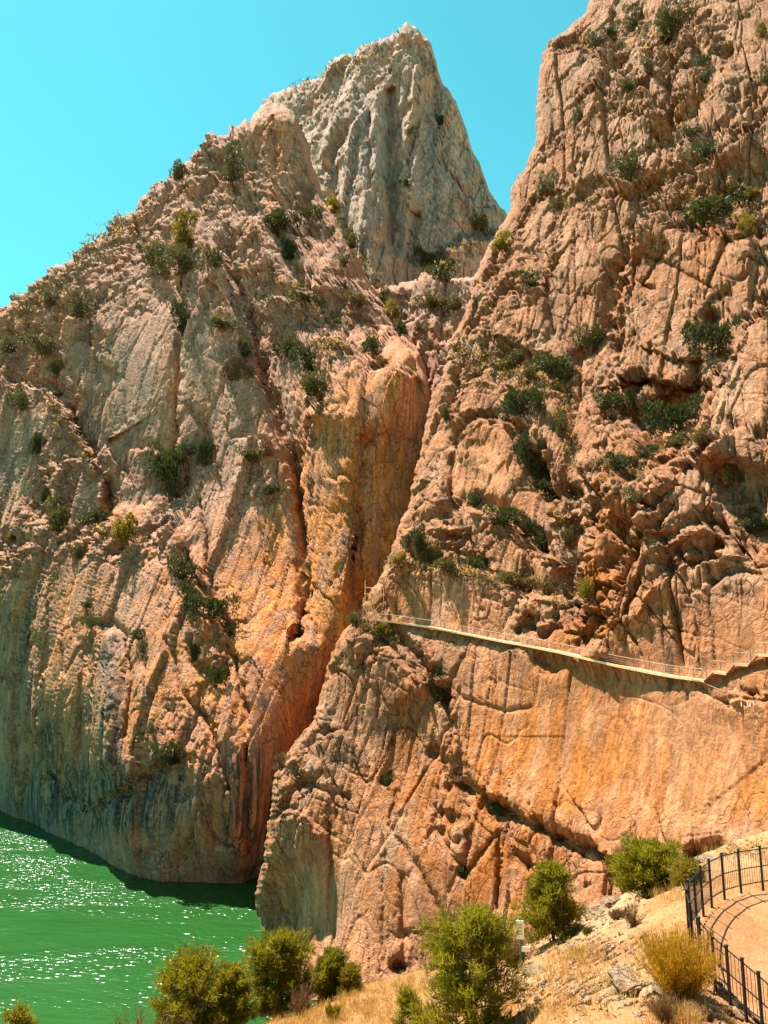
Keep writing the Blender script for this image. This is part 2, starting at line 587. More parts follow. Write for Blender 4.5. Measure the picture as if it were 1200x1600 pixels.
# ------------------------------------------------------------------ left massif
LT = [(-190, 640), (-120, 585), (-60, 540), (-20, 505), (0, 488), (18, 466), (40, 449), (62, 432), (85, 420), (105, 407), (118, 392), (150, 372), (175, 352), (200, 338), (212, 328),
      (220, 308), (240, 290), (262, 286), (280, 278), (296, 252), (303, 236), (322, 222), (327, 208), (331, 203), (335, 214), (350, 210), (357, 206), (361, 193), (364, 205), (378, 196), (385, 188), (392, 192),
      (398, 178), (415, 166), (432, 160), (446, 164), (458, 178), (470, 208), (484, 262), (500, 300), (520, 334), (545, 382), (562, 420), (585, 452), (604, 470), (632, 514), (652, 546), (668, 588), (674, 640), (690, 720), (720, 800)]
LB = [(-190, 1195), (-60, 1240), (0, 1268), (60, 1292), (130, 1327), (180, 1352), (230, 1372), (300, 1377), (400, 1379), (470, 1372), (720, 1350)]
cols = np.arange(-190, 721, 1.7)
nrow = 640
tt = np.linspace(0, 1, nrow) ** 1.04
ytop = interp(LT, cols) + 3.2 * perlin(cols / 7.0, 0 * cols + 3.3, 0 * cols) + 1.6 * perlin(cols / 2.7, 0 * cols + 8.3, 0 * cols)
ybot = interp(LB, cols) + 2.0 * perlin(cols / 16.0, 0 * cols + 1.3, 0 * cols)
PX = np.repeat(cols[None], nrow, 0)
PY = ytop[None] * (1 - tt[:, None]) + (ybot + 6)[None] * tt[:, None]
lw = []
for x in (-190, -60, 0, 60, 130, 230, 300, 400):
    y = float(interp(LB, x)); lw.append((x, y, on_level(x, y)[1]))
LD = lw + [(440, 1375, 143), (480, 1372, 158), (560, 1300, 178), (720, 1300, 205),
           (440, 1150, 146), (490, 1150, 158), (500, 1000, 158), (560, 1010, 172), (570, 920, 170), (600, 700, 181), (640, 560, 195), (690, 720, 193), (720, 950, 192),
           (0, 1000, 194), (0, 850, 200), (0, 640, 214), (0, 500, 236), (-190, 700, 260), (-190, 1000, 238),
           (100, 1100, 166), (120, 860, 180), (130, 650, 196), (110, 420, 232), (215, 340, 246),
           (250, 1100, 148), (270, 900, 162), (270, 700, 180), (270, 500, 200), (300, 260, 256),
           (380, 1100, 144), (400, 900, 164), (380, 700, 178), (390, 520, 200), (400, 360, 226), (425, 180, 268),
           (500, 560, 196), (520, 420, 226), (560, 430, 244), (500, 310, 262), (620, 520, 222)]
Dl = rbf([(a, b) for a, b, _ in LD], [c for _, _, c in LD], 2e-4)(PX, PY)
sdep = PY - ytop[None]
Dl = Dl + 0.036 * np.clip(1290 - PY, 0, 560) * sstep(570, 430, PX) + 9 * np.clip(1 - sdep / 16, 0, 1) ** 2
LF = [
    # great corner crack and the pillar right of it
    ('K', [(283, 440), (288, 520), (284, 600), (276, 700), (268, 770)], 4.7, 5),
    ('E', [(283, 450), (287, 560), (276, 700)], -3.0, 6, 45),
    ('E', [(462, 985), (470, 900), (456, 800), (440, 695), (402, 600), (386, 525), (362, 450), (338, 392)], -9.5, 14, 40),
    ('G', [(345, 420), (372, 480), (395, 560), (425, 640), (455, 740), (468, 860), (470, 990)], 3.5, 9),
    ('R', [(334, 388), (342, 430), (360, 500), (372, 560)], 3.5, 22),
    ('R', [(398, 345), (412, 380), (430, 430), (470, 480)], 5.4, 16),
    ('R', [(300, 330), (312, 385), (322, 430)], 4.1, 12),
    ('E', [(425, 345), (424, 280), (425, 190)], 4.7, 7, 30),
    ('G', [(428, 350), (446, 400), (470, 440), (500, 470)], 4.3, 10),
    ('E', [(416, 462), (450, 452), (500, 505), (560, 545)], 5.4, 9, 45),
    ('E', [(497, 430), (545, 430), (600, 480), (650, 545)], 6.8, 12, 40),
    ('E', [(500, 520), (520, 520), (560, 548), (640, 578)], 6.1, 9, 60),
    ('E', [(478, 640), (484, 580), (470, 545)], 6.1, 10, 60),
    ('G', [(455, 540), (480, 560), (500, 600)], 3.4, 13),
    ('E', [(470, 990), (468, 850), (466, 700), (480, 640)], 4.1, 10, 60),
    ('K', [(563, 690), (560, 780), (562, 860), (566, 940)], 4.1, 7),
    ('E', [(566, 940), (562, 860), (560, 780), (563, 690)], -3.4, 8, 60),
    ('G', [(545, 1040), (500, 1120), (450, 1240), (412, 1375)], 7.0, 24),
    ('E', [(640, 720), (668, 650), (655, 600)], 2.7, 8, 50),
    ('K', [(352, 1010), (392, 1130), (398, 1210), (402, 1330)], 3.0, 5),
    ('K', [(300, 640), (330, 690), (350, 770)], 2.2, 4),
    ('K', [(310, 780), (328, 850), (334, 930)], 2.7, 4),
    ('E', [(352, 985), (330, 950), (296, 905), (280, 865)], -4.1, 8, 25),
    ('G', [(280, 870), (300, 925), (335, 960), (358, 990)], 3.0, 10),
    ('G', [(262, 720), (266, 755)], 6.1, 20),
    ('G', [(315, 690), (325, 720)], 3.4, 9),
    ('G', [(300, 1000), (304, 1035), (338, 1062)], 2.7, 9),
    # the grassy ledge on the left and the crest above it
    ('E', [(62, 790), (95, 812), (120, 812), (165, 812), (215, 815), (238, 800)], 6.5, 30, 240),
    ('E', [(-60, 815), (0, 832), (32, 842)], 5.5, 28, 240),
    ('E', [(152, 790), (146, 735), (118, 690), (92, 640), (70, 610), (-40, 600)], -8.1, 14, 80),
    ('R', [(70, 612), (92, 640), (118, 690), (146, 735), (150, 775)], 2.7, 7),
    ('E', [(60, 780), (72, 735), (100, 710), (120, 705)], 4.1, 8, 50),
    ('E', [(140, 520), (150, 560), (178, 578)], -2.4, 5, 40),
    ('E', [(143, 715), (166, 692), (205, 752)], 2.7, 6, 40),
    ('E', [(218, 700), (232, 697), (246, 704)], 4.1, 7, 25),
    ('K', [(102, 520), (92, 560), (88, 620)], 2.7, 6),
    # lower fluted wall
    ('R', [(158, 992), (164, 1060), (172, 1140), (176, 1190)], 4.1, 21),
    ('K', [(190, 1000), (205, 1060), (200, 1150)], 2.2, 4),
    ('K', [(130, 1000), (122, 1080), (118, 1180)], 2.2, 4),
    ('K', [(80, 900), (74, 990), (62, 1090), (70, 1180), (95, 1235)], 2.4, 5),
    ('K', [(112, 870), (110, 960), (118, 1000)], 1.4, 4),
    ('E', [(66, 1150), (92, 1235), (140, 1258), (200, 1232), (262, 1186)], -3.5, 10, 60),
    ('K', [(66, 1150), (92, 1235), (140, 1258), (200, 1232), (262, 1186)], 1.9, 4),
    ('K', [(225, 1010), (238, 1090), (222, 1180)], 1.9, 4),
    ('K', [(268, 1000), (285, 1080), (330, 1150), (352, 1230)], 1.9, 4),
    ('K', [(30, 960), (22, 1040), (25, 1130)], 2.2, 5),
    ('E', [(-40, 1040), (20, 1060), (40, 1000)], -2.0, 6, 40),
    ('R', [(230, 1060), (240, 1120), (250, 1180)], 2.0, 18),
    ('G', [(140, 975), (172, 975), (190, 990)], 2.4, 8),
]
Rl = np.clip(blobs(PX, PY, [
    (60, 470, 120, 60, 0.9), (200, 380, 90, 70, 0.9), (330, 260, 90, 70, 0.9), (430, 430, 70, 90, 0.6), (560, 470, 80, 60, 0.8), (345, 430, 25, 60, 0.9), (470, 330, 60, 60, 0.6),
    (110, 660, 28, 70, 0.9), (85, 745, 40, 40, 0.8), (170, 845, 80, 30, 0.9), (10, 870, 50, 40, 0.9), (30, 570, 60, 50, 0.7), (370, 600, 30, 60, 0.5), (160, 535, 25, 25, 0.8),
    (340, 1010, 40, 60, 0.6), (310, 1150, 50, 50, 0.5), (240, 1340, 30, 25, 0.6), (400, 760, 30, 40, 0.4), (500, 640, 40, 50, 0.4), (260, 800, 40, 60, 0.35), (560, 820, 40, 160, 0.2)], 0.10)
    - 0.45 * np.exp(-((PX - 220) / 75) ** 2 - ((PY - 600) / 100) ** 2), 0.03, 1)
Rl = np.clip(0.85 * Rl - 0.05 + 0.15 * perlin(PX / 40, PY / 60, 0 * PX + 2.2), 0.0, 1)
tl = tint_fn(
    [(200, 1050, 330, 250, 0.15), (400, 900, 120, 200, 0.30), (570, 820, 120, 210, 1.05), (600, 600, 55, 50, 0.9), (470, 900, 80, 160, 0.55), (430, 260, 40, 90, 0.35), (270, 660, 22, 120, 0.45), (330, 1100, 120, 160, 0.6), (120, 1000, 160, 130, 0.5), (510, 1000, 80, 150, 0.7), (100, 1180, 130, 90, 0.35), (330, 1300, 90, 70, 0.4)],
    [(200, 590, 70, 90, 0.5), (335, 560, 40, 110, 0.45), (300, 560, 20, 60, 0.3), (470, 560, 50, 90, 0.3), (170, 1245, 130, 48, 1.4), (165, 1070, 26, 90, 1.1), (85, 1120, 24, 90, 0.35), (20, 1000, 30, 120, 0.5), (240, 1120, 30, 60, 0.3),
     (420, 420, 60, 90, 0.35), (120, 420, 160, 70, 0.2), (160, 720, 40, 50, 0.5), (340, 740, 40, 60, 0.4), (30, 720, 60, 80, 0.3), (250, 1340, 200, 30, 0.35), (390, 640, 30, 80, 0.4), (600, 700, 120, 200, -0.5), (460, 780, 12, 120, 0.5)],
    [(170, 1250, 130, 46, 1.9), (165, 1060, 22, 70, 1.0), (75, 1190, 16, 70, 0.9), (380, 1300, 60, 70, 0.5), (30, 980, 30, 60, 0.4), (280, 880, 60, 120, 0.12), (410, 1250, 50, 120, 0.5), (200, 1080, 330, 200, 0.22), (330, 700, 260, 260, 0.10)], 0.05, 0.10, 0.20, 1.7)
damp_l = 1 - blobs(PX, PY, [(215, 600, 65, 90, 0.7), (335, 600, 30, 90, 0.5), (610, 760, 40, 120, 0.4)]) 
damp_l = np.clip(damp_l, 0.2, 1) * (0.5 + 0.5 * np.clip(2.2 * Rl, 0, 1)) * (0.4 + 0.6 * sstep(5, 70, ybot[None] - PY))
NL = np.array([-0.50, -0.84, 0.20]); UL = (1.0, -0.22)
cliff_left = massif('cliff_left', PX, PY, Dl, LF, Rl, NL, UL, 21, ROCK_L, tl, 'top', [(3, 14, -2), (8, 60, -22)], damp=damp_l)
tag(cliff_left, 'tall shaded limestone cliff rising from the green lake on the left', kind='structure')

# ------------------------------------------------------------------ far peak
FT = [(380, 230), (400, 190), (430, 152), (450, 143), (470, 130), (490, 118), (520, 102), (540, 96), (560, 80), (585, 70), (605, 55), (620, 48), (640, 43), (655, 46), (668, 57), (676, 76), (682, 105), (690, 125), (700, 136),
      (715, 165), (728, 200), (735, 228), (748, 252), (762, 290), (775, 312), (790, 328), (800, 345), (820, 380), (880, 420), (960, 470)]
cols = np.arange(380, 961, 1.8)
nrow = 300
tt = np.linspace(0, 1, nrow)
ytop = interp(FT, cols) + 2.4 * perlin(cols / 8.0, 0 * cols + 5.3, 0 * cols) + 1.3 * perlin(cols / 3.1, 0 * cols + 2.3, 0 * cols)
PX = np.repeat(cols[None], nrow, 0)
PY = ytop[None] * (1 - tt[:, None]) + 640 * tt[:, None]
FD = [(640, 50, 455), (560, 90, 470), (450, 145, 500), (690, 120, 450), (740, 250, 435), (800, 345, 425), (620, 200, 425), (540, 220, 425), (700, 300, 405), (600, 400, 375), (720, 420, 385), (640, 620, 345), (480, 300, 420), (420, 400, 410), (800, 600, 360), (960, 600, 380)]
Df = rbf([(a, b) for a, b, _ in FD], [c for _, _, c in FD], 2e-4)(PX, PY)
Df = Df + 14 * np.clip(1 - (PY - ytop[None]) / 14, 0, 1) ** 2
FF = [
    ('E', [(470, 330), (500, 260), (540, 190), (575, 140), (600, 90)], 10.2, 12, 60),
    ('G', [(612, 150), (612, 240), (614, 330), (620, 390)], 11.9, 10),
    ('R', [(560, 200), (570, 280), (575, 380), (585, 440)], 13.6, 20),
    ('R', [(590, 150), (590, 260), (600, 360)], 8.5, 12),
    ('R', [(655, 120), (650, 200), (640, 300), (632, 400)], 10.2, 10),
    ('G', [(645, 330), (640, 400)], 10.2, 11),
    ('R', [(690, 180), (715, 260), (745, 330)], 10.2, 20),
    ('E', [(640, 445), (690, 390), (720, 360), (790, 360)], 13.6, 16, 60),
    ('G', [(520, 260), (530, 340), (545, 420)], 11.9, 14),
    ('G', [(685, 170), (690, 195)], 6.8, 8),
    ('E', [(480, 215), (520, 180), (560, 150)], 5.1, 8, 40),
    ('E', [(655, 100), (668, 88), (680, 100)], 5.1, 8, 40),
]
Rf = np.clip(0.28 + 0.4 * perlin(PX / 50, PY / 60, 0 * PX) + blobs(PX, PY, [(640, 80, 60, 50, 0.4), (720, 350, 60, 40, 0.5), (480, 150, 60, 40, 0.4)]), 0.1, 1)
tf = tint_fn([(625, 300, 20, 90, 0.6), (690, 440, 60, 30, 0.5), (650, 130, 40, 80, 0.2)], [(550, 240, 60, 90, 0.6), (670, 300, 20, 80, 0.6), (610, 250, 14, 90, 0.5)], [(612, 260, 8, 110, 0.6), (642, 370, 8, 40, 0.5)], 0.06, 0.32, 0.10, 4.1)
peak = massif('mountain_peak', PX, PY, Df, FF, Rf, np.array([-0.4, -0.88, 0.25]), (0.9, -0.42), 33, ROCK_F, tf, 'top', [(4, 30, -6), (10, 120, -50)], s=1.8, flute=3.0, pil=1.3)
tag(peak, 'distant grey pointed limestone peak against the turquoise sky', kind='structure')

# ------------------------------------------------------------------ wall in the saddle between
MT = [(540, 470), (600, 455), (640, 438), (665, 432), (700, 436), (742, 430), (780, 400), (860, 400)]
cols = np.arange(540, 861, 2.0)
nrow = 190
tt = np.linspace(0, 1, nrow)
ytop = interp(MT, cols) + 3 * perlin(cols / 12.0, 0 * cols + 6.3, 0 * cols)
PX = np.repeat(cols[None], nrow, 0)
PY = ytop[None] * (1 - tt[:, None]) + 760 * tt[:, None]
MD = [(540, 470, 285), (660, 435, 290), (742, 430, 280), (860, 400, 270), (640, 560, 262), (720, 560, 255), (680, 700, 240), (560, 740, 240), (850, 700, 250)]
Dm = rbf([(a, b) for a, b, _ in MD], [c for _, _, c in MD], 2e-4)(PX, PY)
Dm = Dm + 10 * np.clip(1 - (PY - ytop[None]) / 12, 0, 1) ** 2
MF = [('E', [(630, 490), (690, 478), (740, 470)], 5, 10, 40), ('G', [(625, 470), (640, 540), (672, 620), (672, 720)], 6, 12), ('E', [(640, 540), (700, 520), (730, 520)], 4, 8, 40)]
Rm = np.clip(0.12 + 0.4 * perlin(PX / 40, PY / 50, 0 * PX + 5), 0.1, 1)
tm = tint_fn([(700, 560, 60, 50, 0.25)], [(650, 470, 60, 40, 0.3)], [(672, 640, 20, 60, 0.2)], 0.0, 0.6, 0.3, 6.0)
saddle = massif('saddle_cliff', PX, PY, Dm, MF, Rm, np.array([-0.3, -0.92, 0.25]), (0.95, -0.3), 45, ROCK_L, tm, 'top', [(2, 14, -1), (4, 50, -20)], s=1.3, flute=1.4)
tag(saddle, 'short rock wall with green ledges in the gap below the far peak', kind='structure')

# ------------------------------------------------------------------ right massif
RX = [(-60, 955), (-25, 935), (0, 921), (14, 917), (26, 906), (45, 885), (62, 862), (80, 848), (100, 845), (118, 842), (140, 841), (180, 839), (210, 838), (228, 838), (238, 829), (262, 822), (276, 808), (292, 801), (306, 797), (322, 798),
      (340, 792), (352, 782), (372, 772), (392, 758), (420, 746), (450, 741), (478, 731), (505, 722), (530, 704), (548, 700), (575, 695), (598, 690), (615, 678), (632, 672), (655, 668), (690, 663), (715, 657), (735, 650), (760, 644), (792, 638),
      (812, 626), (832, 620), (852, 612), (872, 604), (890, 598), (910, 588), (925, 578), (940, 574), (958, 570), (966, 556), (975, 546), (990, 532), (1005, 524), (1030, 513), (1060, 506), (1085, 500), (1108, 494), (1125, 490), (1138, 480), (1150, 470),
      (1165, 458), (1180, 447), (1192, 440), (1210, 432), (1230, 426), (1250, 424), (1270, 422), (1290, 419), (1320, 416), (1350, 411), (1380, 404), (1400, 399), (1420, 400), (1440, 404), (1470, 406), (1560, 408)]
rows = np.arange(-60, 1561, 1.75)
ncol = 540
xl = interp(RX, rows) + 3.0 * perlin(rows / 9.0, 0 * rows + 4.3, 0 * rows) + 1.5 * perlin(rows / 3.1, 0 * rows + 7.3, 0 * rows)
tt = np.linspace(0, 1, ncol) ** 1.08
PY = np.repeat(rows[:, None], ncol, 1)
PX = xl[:, None] * (1 - tt[None]) + 1380 * tt[None]
wl_ = on_level(404, 1440)[1]
RD = [(404, 1440, wl_), (412, 1340, 119), (425, 1240, 120.5), (460, 1160, 123), (500, 1080, 125), (530, 1000, 127), (575, 940, 129), (408, 1560, 110),
      (520, 1500, 104.5), (600, 1400, 101), (640, 1200, 112), (600, 1080, 119), (640, 980, 124), (720, 985, 117), (850, 1015, 101), (1000, 1045, 85.5), (1100, 1060, 76.5), (1200, 1030, 70), (1380, 1020, 60),
      (720, 1300, 99), (850, 1200, 95), (1000, 1200, 82), (1150, 1200, 70), (1380, 1200, 56), (700, 1500, 94), (950, 1400, 81), (1150, 1400, 66), (1380, 1500, 52),
      (610, 860, 136), (720, 880, 126), (860, 900, 112), (950, 880, 98), (1100, 900, 83), (1200, 880, 77), (1380, 850, 66),
      (645, 770, 148), (665, 690, 160), (760, 750, 137), (850, 790, 122), (1000, 740, 104), (1150, 740, 92), (1380, 700, 76),
      (690, 600, 172), (800, 620, 150), (920, 620, 136), (1050, 620, 122), (1150, 600, 104), (1380, 560, 86),
      (722, 505, 186), (800, 480, 170), (950, 450, 146), (1100, 430, 128), (1380, 420, 100),
      (765, 385, 200), (798, 320, 206), (900, 300, 176), (1050, 300, 150), (1200, 300, 132), (1380, 300, 112),
      (838, 215, 206), (845, 100, 216), (960, 130, 182), (1080, 130, 162), (1200, 120, 146), (920, 0, 226), (1060, 0, 190), (1200, 0, 168), (1380, 0, 146), (950, -60, 240), (1380, -60, 160)]
Dr = rbf([(a, b) for a, b, _ in RD], [c for _, _, c in RD], 2e-4)(PX, PY)
sl_ = PX - xl[:, None]
Dr = Dr + 5.0 * np.clip(1 - sl_ / 11, 0, 1) ** 2
RF = [
    # top right: broken terraces
    ('E', [(862, 62), (905, 60), (940, 75), (975, 110)], 4, 10, 50),
    ('E', [(900, 150), (930, 125), (985, 105), (1010, 130), (1030, 170)], 4, 12, 70),
    ('E', [(845, 235), (880, 205), (905, 185)], 3, 10, 50),
    ('E', [(1048, 240), (1040, 130), (1055, 45), (1085, 30)], 5, 10, 60),
    ('E', [(1080, 240), (1130, 195), (1165, 150), (1215, 110)], 4, 10, 60),
    ('G', [(1090, 80), (1110, 120), (1085, 170), (1060, 190)], 3.5, 12),
    ('G', [(1010, 30), (1020, 90), (1040, 120)], 3.0, 12),
    ('K', [(1035, 170), (1075, 200), (1010, 240), (960, 260)], 2.5, 6),
    ('E', [(905, 300), (960, 275), (1000, 290), (1060, 260), (1100, 240)], 5, 14, 60),
    ('E', [(915, 330), (950, 290), (985, 275)], 3, 8, 50),
    ('E', [(985, 345), (1015, 320), (1070, 335), (1100, 360), (1150, 365), (1215, 330)], 6, 13, 70),
    ('E', [(1125, 215), (1160, 200), (1200, 160)], 3, 8, 50),
    ('K', [(905, 300), (880, 360), (860, 400)], 2.5, 6),
    ('E', [(810, 350), (830, 305), (870, 300)], -3, 8, 40),
    ('E', [(855, 420), (880, 300), (905, 240)], 3.5, 9, 60),
    ('K', [(905, 330), (930, 400), (955, 440)], 2.2, 5),
    ('K', [(985, 345), (975, 420), (1015, 450)], 1.6, 4),
    ('K', [(1010, 395), (1060, 420), (1120, 460), (1150, 500)], 1.8, 4),
    ('K', [(1040, 380), (1000, 440), (1020, 450)], 1.6, 4),
    ('K', [(1150, 360), (1120, 430), (1105, 470)], 1.6, 4),
    # left ribs below the notch
    ('E', [(742, 455), (770, 410), (800, 395), (850, 392)], 4, 9, 45),
    ('E', [(735, 520), (770, 455), (800, 440), (850, 448)], 4, 10, 50),
    ('K', [(838, 400), (855, 450), (865, 520)], 2.0, 6),
    # central tower with its overhang
    ('E', [(945, 600), (962, 560), (950, 500), (966, 430), (975, 380), (985, 350)], 6.0, 10, 90),
    ('G', [(962, 420), (950, 470), (948, 520), (925, 545), (905, 560)], 4.5, 15),
    ('E', [(1110, 600), (1060, 604), (1000, 590), (955, 600)], 5.0, 7, 70),
    ('E', [(1098, 566), (1050, 560), (1010, 545)], 2.0, 5, 40),
    ('E', [(880, 585), (820, 545), (780, 530)], 3.5, 7, 40),
    ('G', [(800, 560), (850, 575), (885, 585)], 4.0, 14),
    ('G', [(1115, 500), (1105, 545), (1090, 590)], 5.0, 18),
    ('G', [(1000, 660), (1040, 650), (1080, 620)], 5.0, 26),
    ('G', [(885, 620), (900, 690), (885, 770), (905, 840)], 4.5, 16),
    # the slab on the far right with bright edges
    ('E', [(1078, 700), (1088, 650), (1108, 595), (1130, 550), (1152, 508), (1180, 475), (1215, 440)], 9.0, 16, 190),
    ('R', [(1095, 665), (1118, 600), (1140, 560), (1170, 505)], 1.2, 5),
    ('R', [(1110, 690), (1135, 630), (1160, 575)], 0.9, 4),
    ('E', [(1060, 690), (1110, 668), (1150, 665), (1215, 690)], 2.6, 10, 60),
    # crag with the bright broken top
    ('E', [(905, 740), (935, 705), (960, 690), (985, 640), (1010, 690), (1040, 730)], 4.0, 12, 60),
    ('E', [(990, 800), (1005, 740), (1040, 705), (1085, 680), (1110, 680)], 6.0, 26, 70),
    ('E', [(1020, 830), (1055, 815), (1100, 800), (1130, 815), (1150, 840)], 4.0, 14, 36),
    ('G', [(1128, 740), (1160, 790), (1190, 830), (1240, 840)], 1.6, 20),
    ('E', [(1015, 905), (1040, 860), (1075, 850), (1110, 835), (1180, 860), (1220, 880)], 2.6, 14, 40),
    ('E', [(1090, 920), (1130, 890), (1215, 895)], 1.2, 6, 40),
    # pillars above the walkway whose left sides take the sun
    ('E', [(908, 1010), (922, 950), (935, 900), (958, 850), (968, 815), (975, 800)], 5.0, 24, 50),
    ('E', [(888, 960), (890, 880), (900, 830), (935, 770), (940, 740)], 6.0, 18, 60),
    ('E', [(905, 830), (950, 822), (965, 840)], 3.0, 7, 40),
    ('E', [(915, 760), (940, 742), (990, 740)], 3.0, 7, 50),
    ('R', [(1000, 960), (1012, 930), (1025, 890), (1030, 860)], 1.3, 6),
    ('K', [(960, 985), (985, 940), (1005, 890)], 1.0, 3),
    # smooth buttress in the middle
    ('E', [(700, 690), (720, 660), (745, 640), (790, 652), (845, 690)], 5.0, 9, 100),
    ('E', [(858, 800), (850, 750), (835, 710), (812, 670)], 5.0, 13, 80),
    ('G', [(820, 680), (838, 735), (858, 765)], 3.5, 12),
    ('E', [(640, 830), (690, 800), (722, 780), (745, 792), (790, 800), (835, 850), (870, 870)], 5.5, 10, 60),
    ('G', [(745, 778), (790, 798), (830, 838), (850, 850)], 3.5, 11),
    ('R', [(680, 700), (692, 740), (690, 785)], 3.0, 13),
    ('K', [(712, 700), (708, 740), (705, 790)], 3.0, 6),
    ('E', [(645, 790), (655, 745), (668, 735)], 3.0, 8, 35),
    ('E', [(690, 640), (702, 605), (735, 580), (800, 590), (870, 600)], 4.0, 14, 50),
    ('E', [(855, 860), (870, 800), (900, 790)], 2.0, 7, 40),
    ('E', [(595, 895), (640, 868), (700, 880), (760, 886), (800, 915), (850, 925), (895, 930)], 4.0, 13, 60),
    ('E', [(610, 840), (640, 822), (680, 815), (720, 820)], 2.5, 8, 35),
    ('E', [(800, 1010), (830, 980), (860, 960)], 2.0, 7, 30),
    ('G', [(812, 985), (830, 965)], 2.5, 8),
    # below the walkway
    ('G', [(845, 1030), (868, 1040)], 2.2, 13),
    ('E', [(960, 1345), (880, 1312), (790, 1272), (735, 1222), (708, 1160), (695, 1085), (662, 1030), (618, 980)], 1.5, 9, 60),
    ('K', [(618, 985), (662, 1030), (690, 1085), (705, 1160)], 1.0, 7),
    ('K', [(735, 1222), (790, 1270), (880, 1310), (960, 1342)], 0.5, 5),
    ('G', [(687, 1050), (690, 1092)], 3.2, 12),
    ('G', [(775, 1258), (792, 1268)], 2.5, 12),
    ('K', [(1100, 1075), (1118, 1092), (1140, 1100)], 0.6, 4),
    ('E', [(1140, 1100), (1165, 1085), (1215, 1078)], 0.8, 5, 50),
    ('K', [(706, 1075), (730, 1092), (790, 1112), (830, 1105)], 0.7, 3),
    ('K', [(620, 1235), (608, 1290), (640, 1330), (690, 1420), (700, 1500)], 0.9, 4),
    ('K', [(700, 1170), (690, 1230), (680, 1300), (720, 1350)], 0.9, 4),
    ('K', [(735, 1300), (728, 1370), (760, 1330), (785, 1300), (780, 1420)], 1.0, 4),
    ('K', [(630, 1370), (632, 1440), (636, 1510)], 1.0, 6),
    ('K', [(600, 1338), (602, 1440), (604, 1510)], 0.6, 4),
    ('K', [(512, 1290), (516, 1360), (512, 1420), (530, 1500)], 0.9, 4),
    ('K', [(447, 1375), (449, 1430)], 0.7, 3),
    ('K', [(470, 1222), (500, 1232), (540, 1245)], 1.0, 4),
    ('K', [(518, 1240), (522, 1280)], 0.8, 3),
    ('E', [(425, 1262), (450, 1262), (480, 1270), (505, 1295)], 0.9, 6, 60),
    ('E', [(455, 1180), (470, 1165), (495, 1155), (505, 1140)], 2.0, 6, 50),
    ('E', [(425, 1262), (440, 1225), (462, 1190)], 1.5, 12, 40),
    ('E', [(540, 990), (575, 985), (620, 1015), (660, 1060)], 2.5, 10, 50),
    ('G', [(1090, 1338), (1130, 1325)], 2.5, 14),
    ('G', [(605, 1215), (603, 1222)], 1.5, 8), ('G', [(724, 1362), (727, 1364)], 2.0, 8), ('G', [(625, 1510), (630, 1512)], 3.0, 12),
    ('G', [(680, 1175), (715, 1205), (735, 1240)], 2.0, 12),
    ('E', [(1215, 1180), (1150, 1230), (1110, 1260)], 0.15, 8, 60),
    ('K', [(870, 1310), (890, 1325), (930, 1345)], 1.0, 5),
]
wgt = np.clip(blobs(PX, PY, [
    (1060, 60, 140, 90, 0.55), (1100, 300, 120, 60, 0.7), (980, 180, 80, 60, 0.3), (790, 430, 60, 60, 0.4), (760, 560, 80, 45, 0.7), (700, 520, 30, 60, 0.5), (960, 680, 50, 50, 0.6), (1050, 730, 50, 50, 0.8), (1090, 850, 80, 36, 0.8),
    (900, 900, 24, 90, 0.6), (740, 850, 80, 40, 0.7), (800, 930, 50, 36, 0.6), (900, 770, 40, 50, 0.4), (590, 1010, 30, 40, 0.8), (520, 1060, 22, 60, 0.5), (460, 1220, 40, 40, 0.6), (720, 1240, 50, 50, 0.3), (700, 1290, 60, 50, 0.25),
    (840, 980, 36, 36, 0.6), (945, 950, 22, 50, 0.3), (1200, 800, 50, 60, 0.4), (570, 950, 20, 30, 0.6)], 0.0), 0, 1)
Rr = sstep(0.30, 0.62, 0.25 + 0.42 * wgt + 0.45 * fbm(PX / 42, PY / 34, 0 * PX + 7.2, 2))
Rr = np.clip(Rr * np.clip(0.25 + 1.3 * wgt, 0, 1), 0, 1)
Rr = Rr * (1 - 0.9 * np.exp(-((PX - 930) / 330) ** 2 - ((PY - 1170) / 110) ** 2))
tr = tint_fn(
    [(900, 1180, 330, 170, 0.8), (720, 1330, 140, 140, 0.65), (1120, 970, 150, 70, 0.3), (950, 900, 60, 120, 0.5), (760, 730, 100, 90, 0.25), (1000, 650, 140, 80, 0.25), (1100, 450, 120, 80, 0.15), (860, 280, 60, 60, 0.35), (700, 960, 100, 50, 0.35), (1150, 1240, 60, 60, 0.25), (1180, 1080, 60, 40, 0.35)],
    [(500, 1400, 90, 90, 0.12), (560, 1170, 60, 60, 0.2), (1050, 90, 160, 110, 0.4), (950, 250, 120, 80, 0.3), (1150, 580, 60, 90, 0.35), (1050, 560, 60, 60, 0.35), (1160, 760, 50, 50, 0.5), (740, 560, 60, 50, 0.3), (1000, 240, 60, 40, 0.3), (1130, 900, 90, 40, 0.35), (690, 750, 20, 40, 0.4), (830, 970, 40, 30, 0.3)],
    [(1120, 980, 120, 60, 0.28), (960, 1000, 90, 50, 0.20), (1050, 1040, 10, 60, 0.9), (1050, 1120, 8, 90, 0.8), (890, 1070, 60, 40, 0.4), (960, 1120, 14, 80, 0.4), (1130, 1150, 12, 80, 0.5), (830, 1100, 14, 60, 0.4), (1180, 1180, 14, 70, 0.4), (620, 1420, 40, 90, 0.35), (700, 1430, 40, 90, 0.3), (1160, 780, 50, 50, 0.4), (1100, 890, 100, 30, 0.3), (1040, 610, 60, 40, 0.3), (700, 1260, 40, 50, 0.3)],
    0.22, 0.06, 0.10, 9.4, [(900, 1150, 190, 110, 1.0), (1100, 1180, 150, 120, 1.0), (520, 1400, 110, 90, 0.8), (760, 740, 60, 60, 0.8), (700, 940, 100, 40, 0.8)])
NR = np.array([-0.66, -0.72, 0.2]); UR = (0.84, -0.46)
